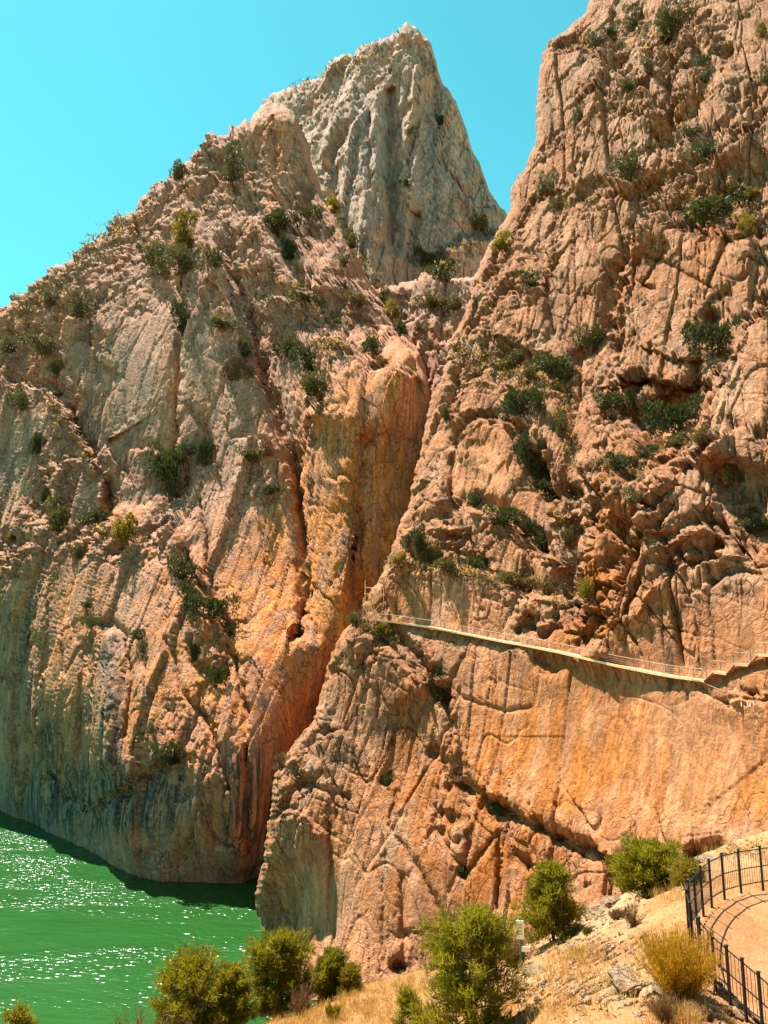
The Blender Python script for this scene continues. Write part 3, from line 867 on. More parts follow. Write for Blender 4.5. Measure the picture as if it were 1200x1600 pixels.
wy = interp([(570, 968), (700, 985), (850, 1013), (1000, 1045), (1100, 1060), (1220, 1012), (1400, 1000)], PX)
damp = np.clip(1 - 0.72 * np.exp(-((PY - wy) / 26) ** 2) - np.clip(blobs(PX, PY, [(860, 1140, 150, 95, 0.85), (1010, 1180, 150, 110, 0.85), (1150, 1220, 110, 110, 0.85), (620, 1400, 110, 110, 0.6), (720, 1380, 70, 80, 0.4), (760, 740, 50, 50, 0.45), (1010, 500, 50, 80, 0.4), (700, 940, 90, 40, 0.55), (1130, 960, 90, 60, 0.6), (500, 1380, 80, 90, 0.6), (870, 330, 40, 60, 0.3), (1150, 600, 40, 70, 0.4)]), 0, 0.86), 0.10, 1) * (0.35 + 0.65 * sstep(0, 18, sl_))
cliff_right = massif('cliff_right', PX, PY, Dr, RF, Rr, NR, UR, 57, ROCK_R, tr, 'left', [(2.0, 7, 0), (9, 24, 0), (40, 70, 0)], damp=damp, pil=0.45)
tag(cliff_right, 'orange limestone cliff carrying the hanging walkway on the right', kind='structure')
print('cliffs', round(time.time() - T0, 1))


def surf(px, py, r=4.0, which=None, mode='front'):
    """The point of the cliffs seen at a photograph pixel."""
    best = None
    for k, (sx, sy, P) in enumerate(SURF):
        if which is not None and k != which: continue
        m = np.nonzero((np.abs(sx - px) < r) & (np.abs(sy - py) < r))[0]
        if len(m):
            q = P[m]
            j = np.argmin(q[:, 1])
            if best is None or q[j, 1] < best[1]: best = q[j] if mode == 'front' else np.array([*q[j][:1], np.median(q[:, 1]), q[j][2]])
    if best is None and r < 40: return surf(px, py, r * 2, which, mode)
    return best
# ================================================================== WATER AND GROUND
def water_material():
    m, nt, b = new_mat('lake_water')
    co = N(nt, 'ShaderNodeTexCoord').outputs['Object']
    n1 = noise(nt, co, 0.035, 3, 0.5)
    c = mixc(nt, (0.012, 0.060, 0.010), (0.014, 0.070, 0.015), mapr(nt, n1, 0.35, 0.65))
    nt.links.new(c, b.inputs['Base Color'])
    b.inputs['Roughness'].default_value = 0.22
    b.inputs['IOR'].default_value = 1.33
    b.inputs['Specular IOR Level'].default_value = 0.5
    w1 = noise(nt, mapping(nt, co, (1.0, 1.7, 1), (0, 0, rad(28))), 0.8, 1.5, 0.5, 0.4)
    w2 = noise(nt, mapping(nt, co, (0.10, 0.22, 1), (0, 0, rad(20))), 1.0, 3, 0.6, 0.3)
    # gusts roughen the lake in patches
    g = mapr(nt, noise(nt, mapping(nt, co, (0.016, 0.05, 1), (0, 0, rad(-24))), 1.0, 4, 0.6, 0.5), 0.42, 0.60, 0.14, 1.2)
    sx_ = N(nt, 'ShaderNodeSeparateXYZ'); nt.links.new(co, sx_.inputs[0])      # calm in the lee of the gorge
    g = math_n(nt, 'MULTIPLY', g, mapr(nt, sx_.outputs[0], -90, -15, 1.15, 0.5))
    h = math_n(nt, 'ADD', math_n(nt, 'MULTIPLY', w1, g), math_n(nt, 'MULTIPLY', w2, 0.8))
    nt.links.new(bump(nt, h, 1.0, 0.75), b.inputs['Normal'])
    return m


WATER = water_material()
V = [(-700, -150, 0), (160, -150, 0), (160, 420, 0), (-700, 420, 0)]
lake = link('lake', MB().raw(V, [(0, 1, 2, 3)]).mesh('lake', WATER))
tag(lake, 'green glittering reservoir at the foot of the cliffs', kind='structure')


def earth_material(name, soil, pale, red, path=False):
    m, nt, b = new_mat(name)
    co = N(nt, 'ShaderNodeTexCoord').outputs['Object']
    n1 = noise(nt, co, 0.35, 5, 0.65, 0.4)
    n2 = noise(nt, co, 1.7, 6, 0.7)
    n3 = noise(nt, co, 11, 5, 0.75)
    c = mixc(nt, soil, pale, mapr(nt, n1, 0.42, 0.6))
    c = mixc(nt, c, red, mapr(nt, n2, 0.52, 0.70, 0, 0.85))
    if not path:
        at_ = N(nt, 'ShaderNodeAttribute', attribute_name='tint')
        sp = N(nt, 'ShaderNodeSeparateColor'); nt.links.new(at_.outputs['Color'], sp.inputs[0])
        c = mixc(nt, c, (0.44, 0.29, 0.165), math_n(nt, 'MULTIPLY', sp.outputs[0], mapr(nt, n2, 0.35, 0.6)))
        c = mixc(nt, c, (0.34, 0.12, 0.05), math_n(nt, 'MULTIPLY', sp.outputs[1], mapr(nt, n2, 0.4, 0.55)))
    v = mapr(nt, n3, 0.3, 0.7, 0.55, 1.3)
    cc = N(nt, 'ShaderNodeCombineColor')
    for i in range(3): nt.links.new(v, cc.inputs[i])
    c = mixc(nt, c, cc.outputs[0], 1.0, 'MULTIPLY')
    nt.links.new(c, b.inputs['Base Color'])
    b.inputs['Roughness'].default_value = 0.95
    b.inputs['Specular IOR Level'].default_value = 0.1
    nb = bump(nt, n3, 0.9, 0.04 if path else 0.07)
    if not path: nb = bump(nt, n2, 0.8, 0.25, nb)
    nt.links.new(nb, b.inputs['Normal'])
    return m


EARTH = earth_material('dry_earth', (0.33, 0.145, 0.053), (0.40, 0.205, 0.088), (0.28, 0.098, 0.033))
GRAVEL = earth_material('path_gravel', (0.34, 0.145, 0.06), (0.40, 0.195, 0.09), (0.25, 0.095, 0.037), True)
FAR = earth_material('far_earth', (0.40, 0.26, 0.13), (0.45, 0.30, 0.17), (0.33, 0.18, 0.08), True)
V = [(-4000, -4000, -8), (4000, -4000, -8), (4000, 4000, -8), (-4000, 4000, -8)]
tag(link('ground', MB().raw(V, [(0, 1, 2, 3)]).mesh('ground', FAR)), 'dry tan earth beyond the gorge', kind='structure')

# the fence line gives the rim of the path: pixel of the post's foot and its distance
FENCE = [(1262, 1374, 28.6), (1226, 1379, 28.0), (1192, 1385, 27.4), (1158, 1391, 26.9), (1132, 1399, 26.2), (1112, 1411, 25.3), (1099, 1424, 24.4), (1089, 1438, 23.5), (1080, 1452, 22.7), (1077, 1470, 22.0),
         (1083, 1493, 21.5), (1097, 1518, 21.1), (1118, 1543, 20.8), (1141, 1565, 20.5), (1166, 1588, 20.0), (1192, 1612, 19.5), (1219, 1638, 19.0), (1248, 1664, 18.5)]
FP = np.array([at(*p) for p in FENCE])
ROAD_IN = [(30.0, 29.5), (31.0, 13.0), (13.0, 13.0)]
tz = rbf(FP[:, :2], FP[:, 2], 5e-3)
TP = [(1215, 1304, 49), (1170, 1316, 47), (1120, 1334, 45), (1065, 1354, 43), (1010, 1385, 42), (945, 1416, 42), (900, 1440, 42), (845, 1482, 41), (760, 1508, 42), (660, 1516, 43), (592, 1526, 43), (552, 1548, 42), (482, 1574, 42), (400, 1598, 42), (300, 1650, 42), (150, 1760, 42), (0, 1840, 40),
      (1060, 1400, 30), (1020, 1440, 29), (960, 1470, 29), (880, 1500, 31), (820, 1520, 33), (700, 1560, 31), (620, 1570, 34), (560, 1590, 35),
      (1040, 1500, 23), (960, 1540, 22.5), (880, 1575, 23), (1060, 1560, 20.6), (1095, 1590, 19.4), (1000, 1620, 18.5), (900, 1640, 19), (780, 1640, 22), (650, 1640, 27), (450, 1680, 33)]
TW = [tuple(at(*p)) for p in TP]
TW += [(0, 0, 43.0), (6, 4, 42.2), (-8, 4, 41.0), (4, -8, 43.0), (-20, 10, 34), (18, 8, 41), (30, 10, 41), (32, 24, 37.5), (32, 30, 36.8), (40, 45, 35),
       (-45, 20, 22), (-40, -10, 30), (-60, 45, 2), (-40, 62, -2), (-15, 66, 4), (5, 66, 9), (18, 68, 16), (32, 66, 25), (45, 66, 31), (-20, 95, -6), (15, 95, -2), (40, 95, 18), (-70, 80, -6), (30, -10, 43)]
TW += [tuple(p) for p in FP[::2]]
TW += [(x, y, float(tz(x, y))) for x, y in ((20, 24), (24, 20), (18, 18), (26, 27), (22, 15))]
TW = np.array(TW)
tf_ = rbf(TW[:, :2], TW[:, 2], 2e-3)
POLY = [tuple(p[:2]) for p in FP] + list(reversed(ROAD_IN))[0:0] + [(13.5, 12.0), (34.0, 12.0), (34.0, 31.0)]


def inside(X, Y, poly):
    c = np.zeros(X.shape, bool)
    n = len(poly)
    for i in range(n):
        x0, y0 = poly[i]; x1, y1 = poly[(i + 1) % n]
        if y0 == y1: continue
        c ^= ((y0 > Y) != (y1 > Y)) & (X < (x1 - x0) * (Y - y0) / (y1 - y0) + x0)
    return c


def road_z(X, Y): return tz(X, Y)


def relief(X, Y):
    z = 0.8 * fbm(X / 9, Y / 9, 0 * X + 2, 3) + 0.28 * fbm(X / 2.2, Y / 2.2, 0 * X + 5, 4, 0.6)
    f1, f2, c1, c2, du, dv = worley(X / 1.1 + 0.4 * perlin(X, Y, 0 * X), Y / 0.9, 71)
    m = sstep(-0.1, 0.35, fbm(X / 5 + 7, Y / 5, 0 * X, 3))
    z = z + m * ((c1 - 0.5) * 0.35 - 0.18 * np.clip(1 - (f2 - f1) / 0.15, 0, 1))
    f1, f2, c1, c2, du, dv = worley(X / 0.38, Y / 0.34, 73)
    return z + 0.10 * (c1 - 0.4) * sstep(0.0, 0.3, perlin(X / 1.6, Y / 1.6, 0 * X + 9))


def terrain_z(X, Y):
    X = np.asarray(X, float); Y = np.asarray(Y, float)
    z = tf_(X, Y)
    # keep clear of the path and of the viewer
    d, sg, be = poly_dist(X, Y, [tuple(p[:2]) for p in FP])
    ins = inside(X, Y, POLY)
    k = np.clip(np.where(ins, 0, d) / 1.6, 0, 1)
    k = k * k * (3 - 2 * k)
    z = z + relief(X, Y) * (0.12 + 0.88 * k)
    zr = road_z(X, Y)
    z = np.where(ins, np.minimum(zr - 0.10, 99), z * k + (1 - k) * (zr - 0.22))
    r = np.hypot(X, Y)
    return np.where(r < 7, np.minimum(z, 43.2), z)


xs = np.concatenate([np.arange(-75, -22, 0.55), np.arange(-22, 24, 0.13), np.arange(24, 52, 0.4)])
ys = np.concatenate([np.arange(-14, 12, 0.6), np.arange(12, 50, 0.13), np.arange(50, 96, 0.6)])
TX, TY = np.meshgrid(xs, ys)
TZ = terrain_z(TX, TY)
n1 = fbm(TX / 4, TY / 4, 0 * TX + 4, 3)
tpx, tpy = project(np.stack([TX, TY, TZ], -1))
front = TY > 12
pale = np.where(front, blobs(tpx, tpy, [(985, 1540, 70, 22, 1.2), (945, 1420, 60, 40, 1.3), (1150, 1330, 120, 30, 0.8), (820, 1520, 60, 14, 0.9), (690, 1545, 60, 14, 0.6), (1075, 1370, 40, 30, 0.8)]), 0) + 0.5 * n1
red = np.where(front, blobs(tpx, tpy, [(930, 1490, 60, 16, 1.0), (1075, 1575, 50, 30, 1.2), (870, 1560, 80, 20, 0.5)]), 0) + 0.4 * fbm(TX / 3 + 5, TY / 3, 0 * TX, 3)
me = fast_mesh('hillside', np.stack([TX, TY, TZ], -1).reshape(-1, 3), grid_faces(len(ys), len(xs), True), EARTH)
set_color(me, 'tint', np.stack([np.clip(pale, 0, 1), np.clip(red, 0, 1), 0 * pale, 0 * pale + 1], -1).reshape(-1, 4))
hill = tag(link('hillside', me), 'dry stony slope falling away to the lake in the foreground', kind='structure')

# path: a gravel sheet with a low edge
gx = np.arange(7.5, 34.01, 0.14); gy = np.arange(12, 31.01, 0.14)
GX, GY = np.meshgrid(gx, gy)
IN = inside(GX, GY, POLY)
dd, _, _ = poly_dist(GX, GY, [tuple(p[:2]) for p in FP])
IN &= dd > 0.10
GZ = road_z(GX, GY) + 0.03 * fbm(GX / 1.5, GY / 1.5, 0 * GX + 3, 3)
idx = np.full(GX.shape, -1, np.int32); idx[IN] = np.arange(IN.sum())
q = np.stack([idx[:-1, :-1], idx[:-1, 1:], idx[1:, 1:], idx[1:, :-1]], -1).reshape(-1, 4)
q = q[(q >= 0).all(1)]
path = link('path', fast_mesh('path', np.stack([GX[IN], GY[IN], GZ[IN]], -1), q, GRAVEL))
tag(path, 'curving tan gravel path behind the dark metal fence', kind='structure')
print('ground', round(time.time() - T0, 1))


def ground_at(px, py, d0=10, d1=90):
    """First point of the hillside along the ray through a pixel."""
    ds = np.arange(d0, d1, 0.15)
    P = at(px, py, ds)
    z = terrain_z(P[:, 0], P[:, 1])
    i = np.nonzero(P[:, 2] < z)[0]
    k = i[0] if len(i) else len(ds) - 1
    return np.array([P[k, 0], P[k, 1], z[k]])


# ================================================================== PLAIN MATERIALS
def plain(name, col, rough=0.6, metal=0.0, var=0.15, scale=6.0):
    m, nt, b = new_mat(name)
    co = N(nt, 'ShaderNodeTexCoord').outputs['Object']
    n = noise(nt, co, scale, 4, 0.6)
    lo = tuple(c * (1 - var) for c in col); hi = tuple(min(1, c * (1 + var)) for c in col)
    nt.links.new(mixc(nt, lo, hi, mapr(nt, n, 0.3, 0.7)), b.inputs['Base Color'])
    b.inputs['Roughness'].default_value = rough; b.inputs['Metallic'].default_value = metal
    return m


IRON = plain('dark_painted_iron', (0.02, 0.021, 0.022), 0.45)
DECK = plain('pale_weathered_timber', (0.84, 0.50, 0.27), 0.8, 0, 0.12, 2.0)
STEEL = plain('rusty_steel', (0.10, 0.05, 0.028), 0.7)
RAILM = plain('galvanised_rail', (0.42, 0.33, 0.25), 0.5)
GREENP = plain('green_painted_post', (0.03, 0.16, 0.09), 0.5)
WHITE = plain('white_sign_panel', (0.82, 0.72, 0.56), 0.5, 0, 0.05)
INK = plain('faded_print', (0.30, 0.33, 0.30), 0.6)
BARK = plain('bark', (0.13, 0.075, 0.045), 0.95, 0, 0.4, 9)
PAINT = plain('white_rock_paint', (0.8, 0.78, 0.72), 0.8)

# ================================================================== FENCE
HP = 1.30
fence = empty('metal_fence', FP[8])
tag(fence, 'dark iron fence of upright bars curving round the gravel path', 'fence')
base = Vector(FP[8])
pm = MB().box((0, 0, HP / 2 - 0.12), (0.06, 0.06, HP + 0.24)).mesh('post', IRON)
cm = MB().box((0, 0, HP + 0.014), (0.078, 0.078, 0.024)).raw([(-0.039, -0.039, HP + 0.026), (0.039, -0.039, HP + 0.026), (0.039, 0.039, HP + 0.026), (-0.039, 0.039, HP + 0.026), (0, 0, HP + 0.05)], [(0, 1, 4), (1, 2, 4), (2, 3, 4), (3, 0, 4)]).mesh('post_cap', IRON)
bm_ = MB().tube((0, 0, 0.13), (0, 0, HP - 0.06), 0.008, n=5).mesh('bar', IRON)
for k, p in enumerate(FP):
    dirv = FP[min(k + 1, len(FP) - 1)] - FP[max(k - 1, 0)]
    o = link('post', pm, fence, Vector(p) - base); o.rotation_euler.z = math.atan2(dirv[1], dirv[0])
    link('post_cap', cm, o)
for k in range(len(FP) - 1):
    a, b = Vector(FP[k]), Vector(FP[k + 1])
    for h in (0.16, 0.66, HP - 0.08):
        MB().bar(a - base + Vector((0, 0, h)), b - base + Vector((0, 0, h)), 0.024, 0.028).build('rail', IRON, fence)
    L = (b - a).length
    n = max(3, int(L / 0.115))
    for j in range(1, n):
        link('bar', bm_, fence, a.lerp(b, j / n) - base)

# ================================================================== WALKWAY
WK = [(582, 968), (612, 971), (645, 976), (680, 981), (715, 988), (750, 995), (785, 1002), (815, 1007), (845, 1013), (875, 1019), (905, 1026), (935, 1033), (965, 1040), (995, 1046), (1025, 1052), (1055, 1057), (1082, 1060.5), (1100, 1063),
      (1115, 1049), (1135, 1052), (1148, 1037), (1169, 1038.5), (1184, 1022.5), (1206, 1023), (1240, 1022), (1275, 1018)]
wd = []
for x, y in WK:
    q = [surf(x + dx, y + dy, 3.0, 3)[1] for dx in (-4, 0, 4) for dy in (-6, 0, 6)]
    wd.append(np.median(q))
wd = np.array(wd)
for _ in range(2):
    wd = np.concatenate([wd[:1], (wd[:-2] + 2 * wd[1:-1] + wd[2:]) / 4, wd[-1:]])
WP = np.array([at(x, y, d - 0.9) for (x, y), d in zip(WK, wd)])
walk = empty('walkway', WP[0])
tag(walk, 'narrow pale boardwalk with handrails pinned to the orange cliff', 'walkway')
w0 = Vector(WP[0])
INW = Vector((0.66, 0.75, 0))           # from the open edge towards the rock


def wv(k): return Vector(WP[k]) - w0


STAIR = {17, 19, 21}                    # spans that climb
for k in range(len(WP) - 1):
    a, b = wv(k), wv(k + 1)
    if k in STAIR:
        st = None
        n = 7
        for j in range(n):
            c = a.lerp(b, (j + 0.5) / n) + INW * 0.5; c.z = a.z + (b.z - a.z) * (j + 1) / n
            d = (b - a); rz = math.atan2(INW.y, INW.x)
            MB().box((c.x, c.y, c.z - 0.02), (1.0, 0.30, 0.05), rz).build('step', DECK, walk)
        MB().bar(a + Vector((0, 0, -0.12)), b + Vector((0, 0, -0.12)), 0.05, 0.16).build('stringer', STEEL, walk)
    else:
        n = max(2, int((b - a).length / 0.9))
        for j in range(n):               # deck panels with open joints
            p = a.lerp(b, (j + 0.02) / n); q = a.lerp(b, (j + 0.985) / n)
            MB().bar(p + INW * 0.55, q + INW * 0.55, 1.15, 0.07).build('deck_panel', DECK, walk)
            MB().bar(p - INW * 0.05 + Vector((0, 0, -0.06)), q - INW * 0.05 + Vector((0, 0, -0.06)), 0.06, 0.27).build('edge_board', DECK, walk)
        MB().bar(a + INW * 0.25 + Vector((0, 0, -0.2)), b + INW * 0.25 + Vector((0, 0, -0.2)), 0.08, 0.14).build('beam', STEEL, walk)
    top = Vector((0, 0, 1.08))
    MB().tube(a + top, b + top, 0.032, n=5).build('handrail', RAILM, walk)
    for h in (0.30, 0.55, 0.80):
        MB().tube(a + Vector((0, 0, h)), b + Vector((0, 0, h)), 0.013, n=4).build('cable', RAILM, walk)
seg = [0.0]
for k in range(len(WP) - 1): seg.append(seg[-1] + float(np.linalg.norm(WP[k + 1] - WP[k])))
seg = np.array(seg)
rndw = random.Random(5)
for s in np.arange(0, seg[-1], 1.9):
    p = Vector([float(np.interp(s, seg, WP[:, i])) for i in range(3)]) - w0
    MB().tube(p + Vector((0, 0, -0.15)), p + Vector((0, 0, 1.10)), 0.026, n=5).build('rail_post', STEEL, walk)
    if s < seg[17] + 0.5:
        q = p + INW * 1.1 + Vector((0, 0, -0.22)); f = p + INW * (0.75 + 0.2 * rndw.random()) + Vector((0.3, 0, -1.7 - 0.7 * rndw.random()))
        MB().bar(p + Vector((0, 0, -0.22)), q, 0.07, 0.10).bar(p + INW * 0.1 + Vector((0, 0, -0.25)), f, 0.07, 0.09).build('bracket', STEEL, walk)
    else:
        f = p + INW * 1.2 + Vector((0.1, 0, -1.7))
        MB().tube(p + Vector((0, 0, -0.2)), f, 0.035, n=5).build('bracket', STEEL, walk)

# zig-zag stairs where the walkway turns the corner
stair = empty('corner_stairs', WP[0])
tag(stair, 'small zigzag metal stairs at the far left end of the walkway', 'stairs')
dS = wd[0] - 1.3
F = [at(583, 968, dS), at(573, 946, dS - 0.4), at(590, 930, dS + 0.6), at(576, 928, dS + 0.4)]
F = [Vector(p) - w0 for p in F]
for a, b in ((F[0], F[1]), (F[1], F[2])):
    n = 8
    for j in range(n):
        c = a.lerp(b, (j + 0.5) / n)
        MB().box((c.x, c.y, c.z), (1.1, 0.55, 0.09)).build('step', DECK, stair)
    for o in (-0.6, 0.6):
        ov = Vector((o, 0, 0))
        MB().bar(a + ov, b + ov, 0.08, 0.22).build('stringer', DECK, stair)
        MB().tube(a + ov + Vector((0, 0, 1.05)), b + ov + Vector((0, 0, 1.05)), 0.05, n=5).build('handrail', DECK, stair)
        for t in (0, 0.5, 1): MB().tube(a.lerp(b, t) + ov, a.lerp(b, t) + ov + Vector((0, 0, 1.05)), 0.045, n=5).build('rail_post', DECK, stair)
for p, w in ((F[1], 1.7), (F[2], 2.4), (F[3], 1.5)):
    MB().box((p.x, p.y + 0.2, p.z + 0.02), (w, 1.3, 0.14)).build('landing', DECK, stair)
for p, h in ((F[1] + Vector((-0.6, 0, 0)), 1.3), (F[3] + Vector((-0.6, 0, 0)), 2.4), (F[3] + Vector((0.5, 0, 0)), 1.2), (F[2] + Vector((1, 0, 0)), 1.2)):
    MB().tube(p - Vector((0, 0, 2.0)), p + Vector((0, 0, h)), 0.055, n=5).build('rail_post', DECK, stair)
MB().tube(F[3] + Vector((-0.6, 0, 1.1)), F[2] + Vector((1, 0, 1.1)), 0.05, n=5).build('handrail', DECK, stair)

# sagging cable under the stairs and old paint marks on the rock
q0 = at(1098, 1066, wd[17] - 0.6); q1 = at(1168, 1081, surf(1168, 1081, 3, 3)[1] - 0.2)
mb = MB(); pr = Vector(q0)
for j in range(1, 11):
    t = j / 10; p = Vector(q0).lerp(Vector(q1), t) + Vector((0, 0, -0.35 * math.sin(math.pi * t)))
    mb.tube(pr, p, 0.03, n=4, cap=False); pr = p
tag(mb.build('steel_cable', RAILM), 'thin cable sagging from the foot of the walkway steps', 'cable')
pmk = None
mb = MB()
for x0, y0, x1, y1 in ((1158, 1097, 1159, 1104), (1163, 1103, 1165, 1104), (1168, 1098, 1169, 1104), (1172, 1099, 1172, 1104), (1177, 1097, 1178, 1102)):
    d0 = min(surf(x0 + i, y0 + j, 2.5, 3)[1] for i in (-3, 0, 3) for j in (-3, 0, 3)) - 0.05
    a = Vector(at(x0, y0, d0)); b = Vector(at(x1, y1, d0))
    mb.bar(a, b, 0.10, 0.03)
tag(mb.build('paint_mark', PAINT), 'faint white paint strokes on the rock below the walkway steps', 'paint marks')

# ================================================================== SIGN
sp_ = ground_at(814, 1512)
sg_ = empty('trail_sign', sp_)
tag(sg_, 'white sign panel on a green post beside the pines', 'sign')
dS = sp_[1]; k_ = dS / FPX
MB().tube((0, 0, -0.3), (0, 0, 66 * k_), 0.045, n=8).build('post', GREENP, sg_)
sgp = MB().box((-0.01, -0.06, 50 * k_), (0.34, 0.03, 0.74), rad(-12)).build('panel', WHITE, sg_)
mb = MB()
for j in range(4): mb.box((-0.02, -0.083, 50 * k_ + 0.20 - 0.12 * j), (0.2, 0.006, 0.05), rad(-12))
mb.build('print', INK, sgp)
MB().box((0.22, -0.05, 24 * k_), (0.36, 0.03, 0.2), rad(-12)).build('small_board', WHITE, sg_)
print('built', round(time.time() - T0, 1))
# ================================================================== PLANTS
def leaf_material(name, dark, light, glow, mix=0.45):
    m = bpy.data.materials.new(name); m.use_nodes = True
    nt = m.node_tree; nt.nodes.clear()
    out = N(nt, 'ShaderNodeOutputMaterial')
    at_ = N(nt, 'ShaderNodeAttribute', attribute_name='var')
    sp = N(nt, 'ShaderNodeSeparateColor'); nt.links.new(at_.outputs['Color'], sp.inputs[0])
    c = mixc(nt, dark, light, sp.outputs[0])
    d = N(nt, 'ShaderNodeBsdfPrincipled'); nt.links.new(c, d.inputs['Base Color'])
    d.inputs['Roughness'].default_value = 0.6; d.inputs['Specular IOR Level'].default_value = 0.25
    t = N(nt, 'ShaderNodeBsdfTranslucent')
    nt.links.new(mixc(nt, tuple(x * 0.6 for x in glow), glow, sp.outputs[0]), t.inputs[0])
    mx = N(nt, 'ShaderNodeMixShader'); mx.inputs[0].default_value = mix
    nt.links.new(d.outputs[0], mx.inputs[1]); nt.links.new(t.outputs[0], mx.inputs[2])
    nt.links.new(mx.outputs[0], out.inputs[0])
    return m


LEAF = {
    'pine': leaf_material('pine_needles', (0.032, 0.040, 0.004), (0.155, 0.138, 0.009), (0.37, 0.30, 0.008)),
    'pine2': leaf_material('bright_pine_needles', (0.05, 0.058, 0.004), (0.18, 0.16, 0.010), (0.38, 0.32, 0.010)),
    'deep': leaf_material('dark_leaves', (0.024, 0.032, 0.010), (0.07, 0.075, 0.020), (0.08, 0.085, 0.01), 0.3),
    'olive': leaf_material('olive_leaves', (0.06, 0.055, 0.018), (0.15, 0.12, 0.035), (0.16, 0.12, 0.02), 0.3),
    'sage': leaf_material('grey_green_leaves', (0.085, 0.075, 0.03), (0.19, 0.155, 0.07), (0.14, 0.11, 0.03), 0.3),
    'gold': leaf_material('yellow_green_leaves', (0.09, 0.075, 0.010), (0.24, 0.18, 0.02), (0.30, 0.21, 0.01), 0.4),
    'broom': leaf_material('yellow_broom_twigs', (0.30, 0.14, 0.006), (0.52, 0.28, 0.02), (0.58, 0.31, 0.010), 0.4),
    'brown': leaf_material('dry_brown_twigs', (0.11, 0.055, 0.022), (0.24, 0.13, 0.06), (0.20, 0.10, 0.03), 0.3),
    'straw': leaf_material('straw', (0.38, 0.21, 0.055), (0.62, 0.39, 0.13), (0.55, 0.32, 0.07), 0.4),
}


def unit(v): return v / np.maximum(np.linalg.norm(v, axis=-1, keepdims=True), 1e-9)


def blades(C, Dv, L, W, rng, shape=3):
    """One tapering blade per row: base C, direction Dv, length L, width W."""
    n = len(C)
    side = unit(np.cross(Dv, rng.normal(size=(n, 3))))
    L = np.broadcast_to(L, (n,))[:, None]; W = np.broadcast_to(W, (n,))[:, None]
    a = C - side * W * 0.35; b = C + side * W * 0.35; m = C + Dv * L * 0.55
    t = C + Dv * L
    V = np.stack([C, m + side * W * 0.5, t, m - side * W * 0.5], 1).reshape(-1, 3)
    F = np.arange(4 * n).reshape(n, 4)
    return V, F


def leaf_mesh(name, V, F, var, mat):
    me = fast_mesh(name, V, F, mat, smooth=False)
    set_color(me, 'var', np.stack([var, var, var, np.ones_like(var)], -1))
    return me


def make_pine(h, r, n_br, seed, blade, per=7, spread=0.5, lean=0.0, width=0.028, profile=None, tufts=9):
    """Young Aleppo pine: tapering trunk, whorled limbs curving up, brushes of needles; returns trunk mesh, crown mesh pieces."""
    rng = np.random.RandomState(seed)
    tr = MB()
    pts = [Vector((lean * t * t * h + 0.04 * h * math.sin(5 * t + seed), 0.03 * h * math.sin(4 * t + 2 * seed), h * t)) for t in np.linspace(0, 0.97, 9)]
    for k in range(8):
        r0 = 0.028 * h * (1 - k / 8.6); r1 = 0.028 * h * (1 - (k + 1) / 8.6)
        tr.tube(pts[k] - Vector((0, 0, 0.3 if k == 0 else 0)), pts[k + 1], r0, r1, 7, False)
    profile = profile or [(0.0, 0.55), (0.12, 0.85), (0.35, 1.0), (0.6, 0.82), (0.8, 0.55), (0.93, 0.28), (1.0, 0.1)]
    C = []; Dv = []; va = []
    for k in range(n_br):
        t = 0.06 + 0.92 * (k + rng.rand()) / n_br
        az = 2.39996 * k + 0.5 * rng.randn()
        q = t * 8 / 0.97; i = min(7, int(q)); p0 = np.array(pts[i].lerp(pts[min(8, i + 1)], min(1.0, q - i)))
        ln = r * float(interp(profile, t)) * (0.62 + 0.5 * rng.rand())
        up = 0.15 + 0.75 * t + 0.2 * rng.randn()
        out = np.array([math.cos(az), math.sin(az), 0.0])
        prev = p0
        ns = 5
        br = 0.25 + 0.6 * rng.rand()
        for j in range(1, ns + 1):
            s = j / ns
            p = p0 + out * ln * s + np.array([0, 0, ln * (up * s * s * 0.7 - 0.12 * s)]) + rng.randn(3) * 0.03 * ln
            tr.tube(Vector(prev), Vector(p), 0.007 * h * (1 - 0.75 * (j - 1) / ns), 0.007 * h * (1 - 0.75 * j / ns), 4, False)
            prev = p
            if s < 0.35: continue
            nt_ = int(tufts * (0.5 + 0.7 * s))
            cc = p + rng.randn(nt_, 3) * np.array([0.17, 0.17, 0.12]) * r * spread * 0.9
            dd_ = unit(out * 0.55 + np.array([0, 0, 0.75]) + rng.randn(nt_, 3) * 0.42)
            C.append(cc); Dv.append(dd_); va.append(np.clip(br + 0.22 * rng.randn(nt_), 0, 1))
    # leader
    nt_ = tufts * 3
    cc = np.array(pts[-1]) + rng.randn(nt_, 3) * np.array([0.05, 0.05, 0.12]) * r - np.array([0, 0, 0.03 * h])
    C.append(cc); Dv.append(unit(np.array([0, 0, 1.0]) + rng.randn(nt_, 3) * 0.3)); va.append(np.clip(0.6 + 0.2 * rng.randn(nt_), 0, 1))
    C = np.concatenate(C); Dv = np.concatenate(Dv); va = np.concatenate(va)
    Cb = np.repeat(C, per, 0) + rng.randn(len(C) * per, 3) * blade * 0.22
    Db = unit(np.repeat(Dv, per, 0) + rng.randn(len(C) * per, 3) * 0.42)
    V, F = blades(Cb, Db, blade * (0.7 + 0.6 * rng.rand(len(Cb))), width * (0.7 + 0.6 * rng.rand(len(Cb))), rng)
    var = np.repeat(np.clip(np.repeat(va, per) + 0.12 * rng.randn(len(Cb)), 0, 1), 4)
    return tr, V, F, var


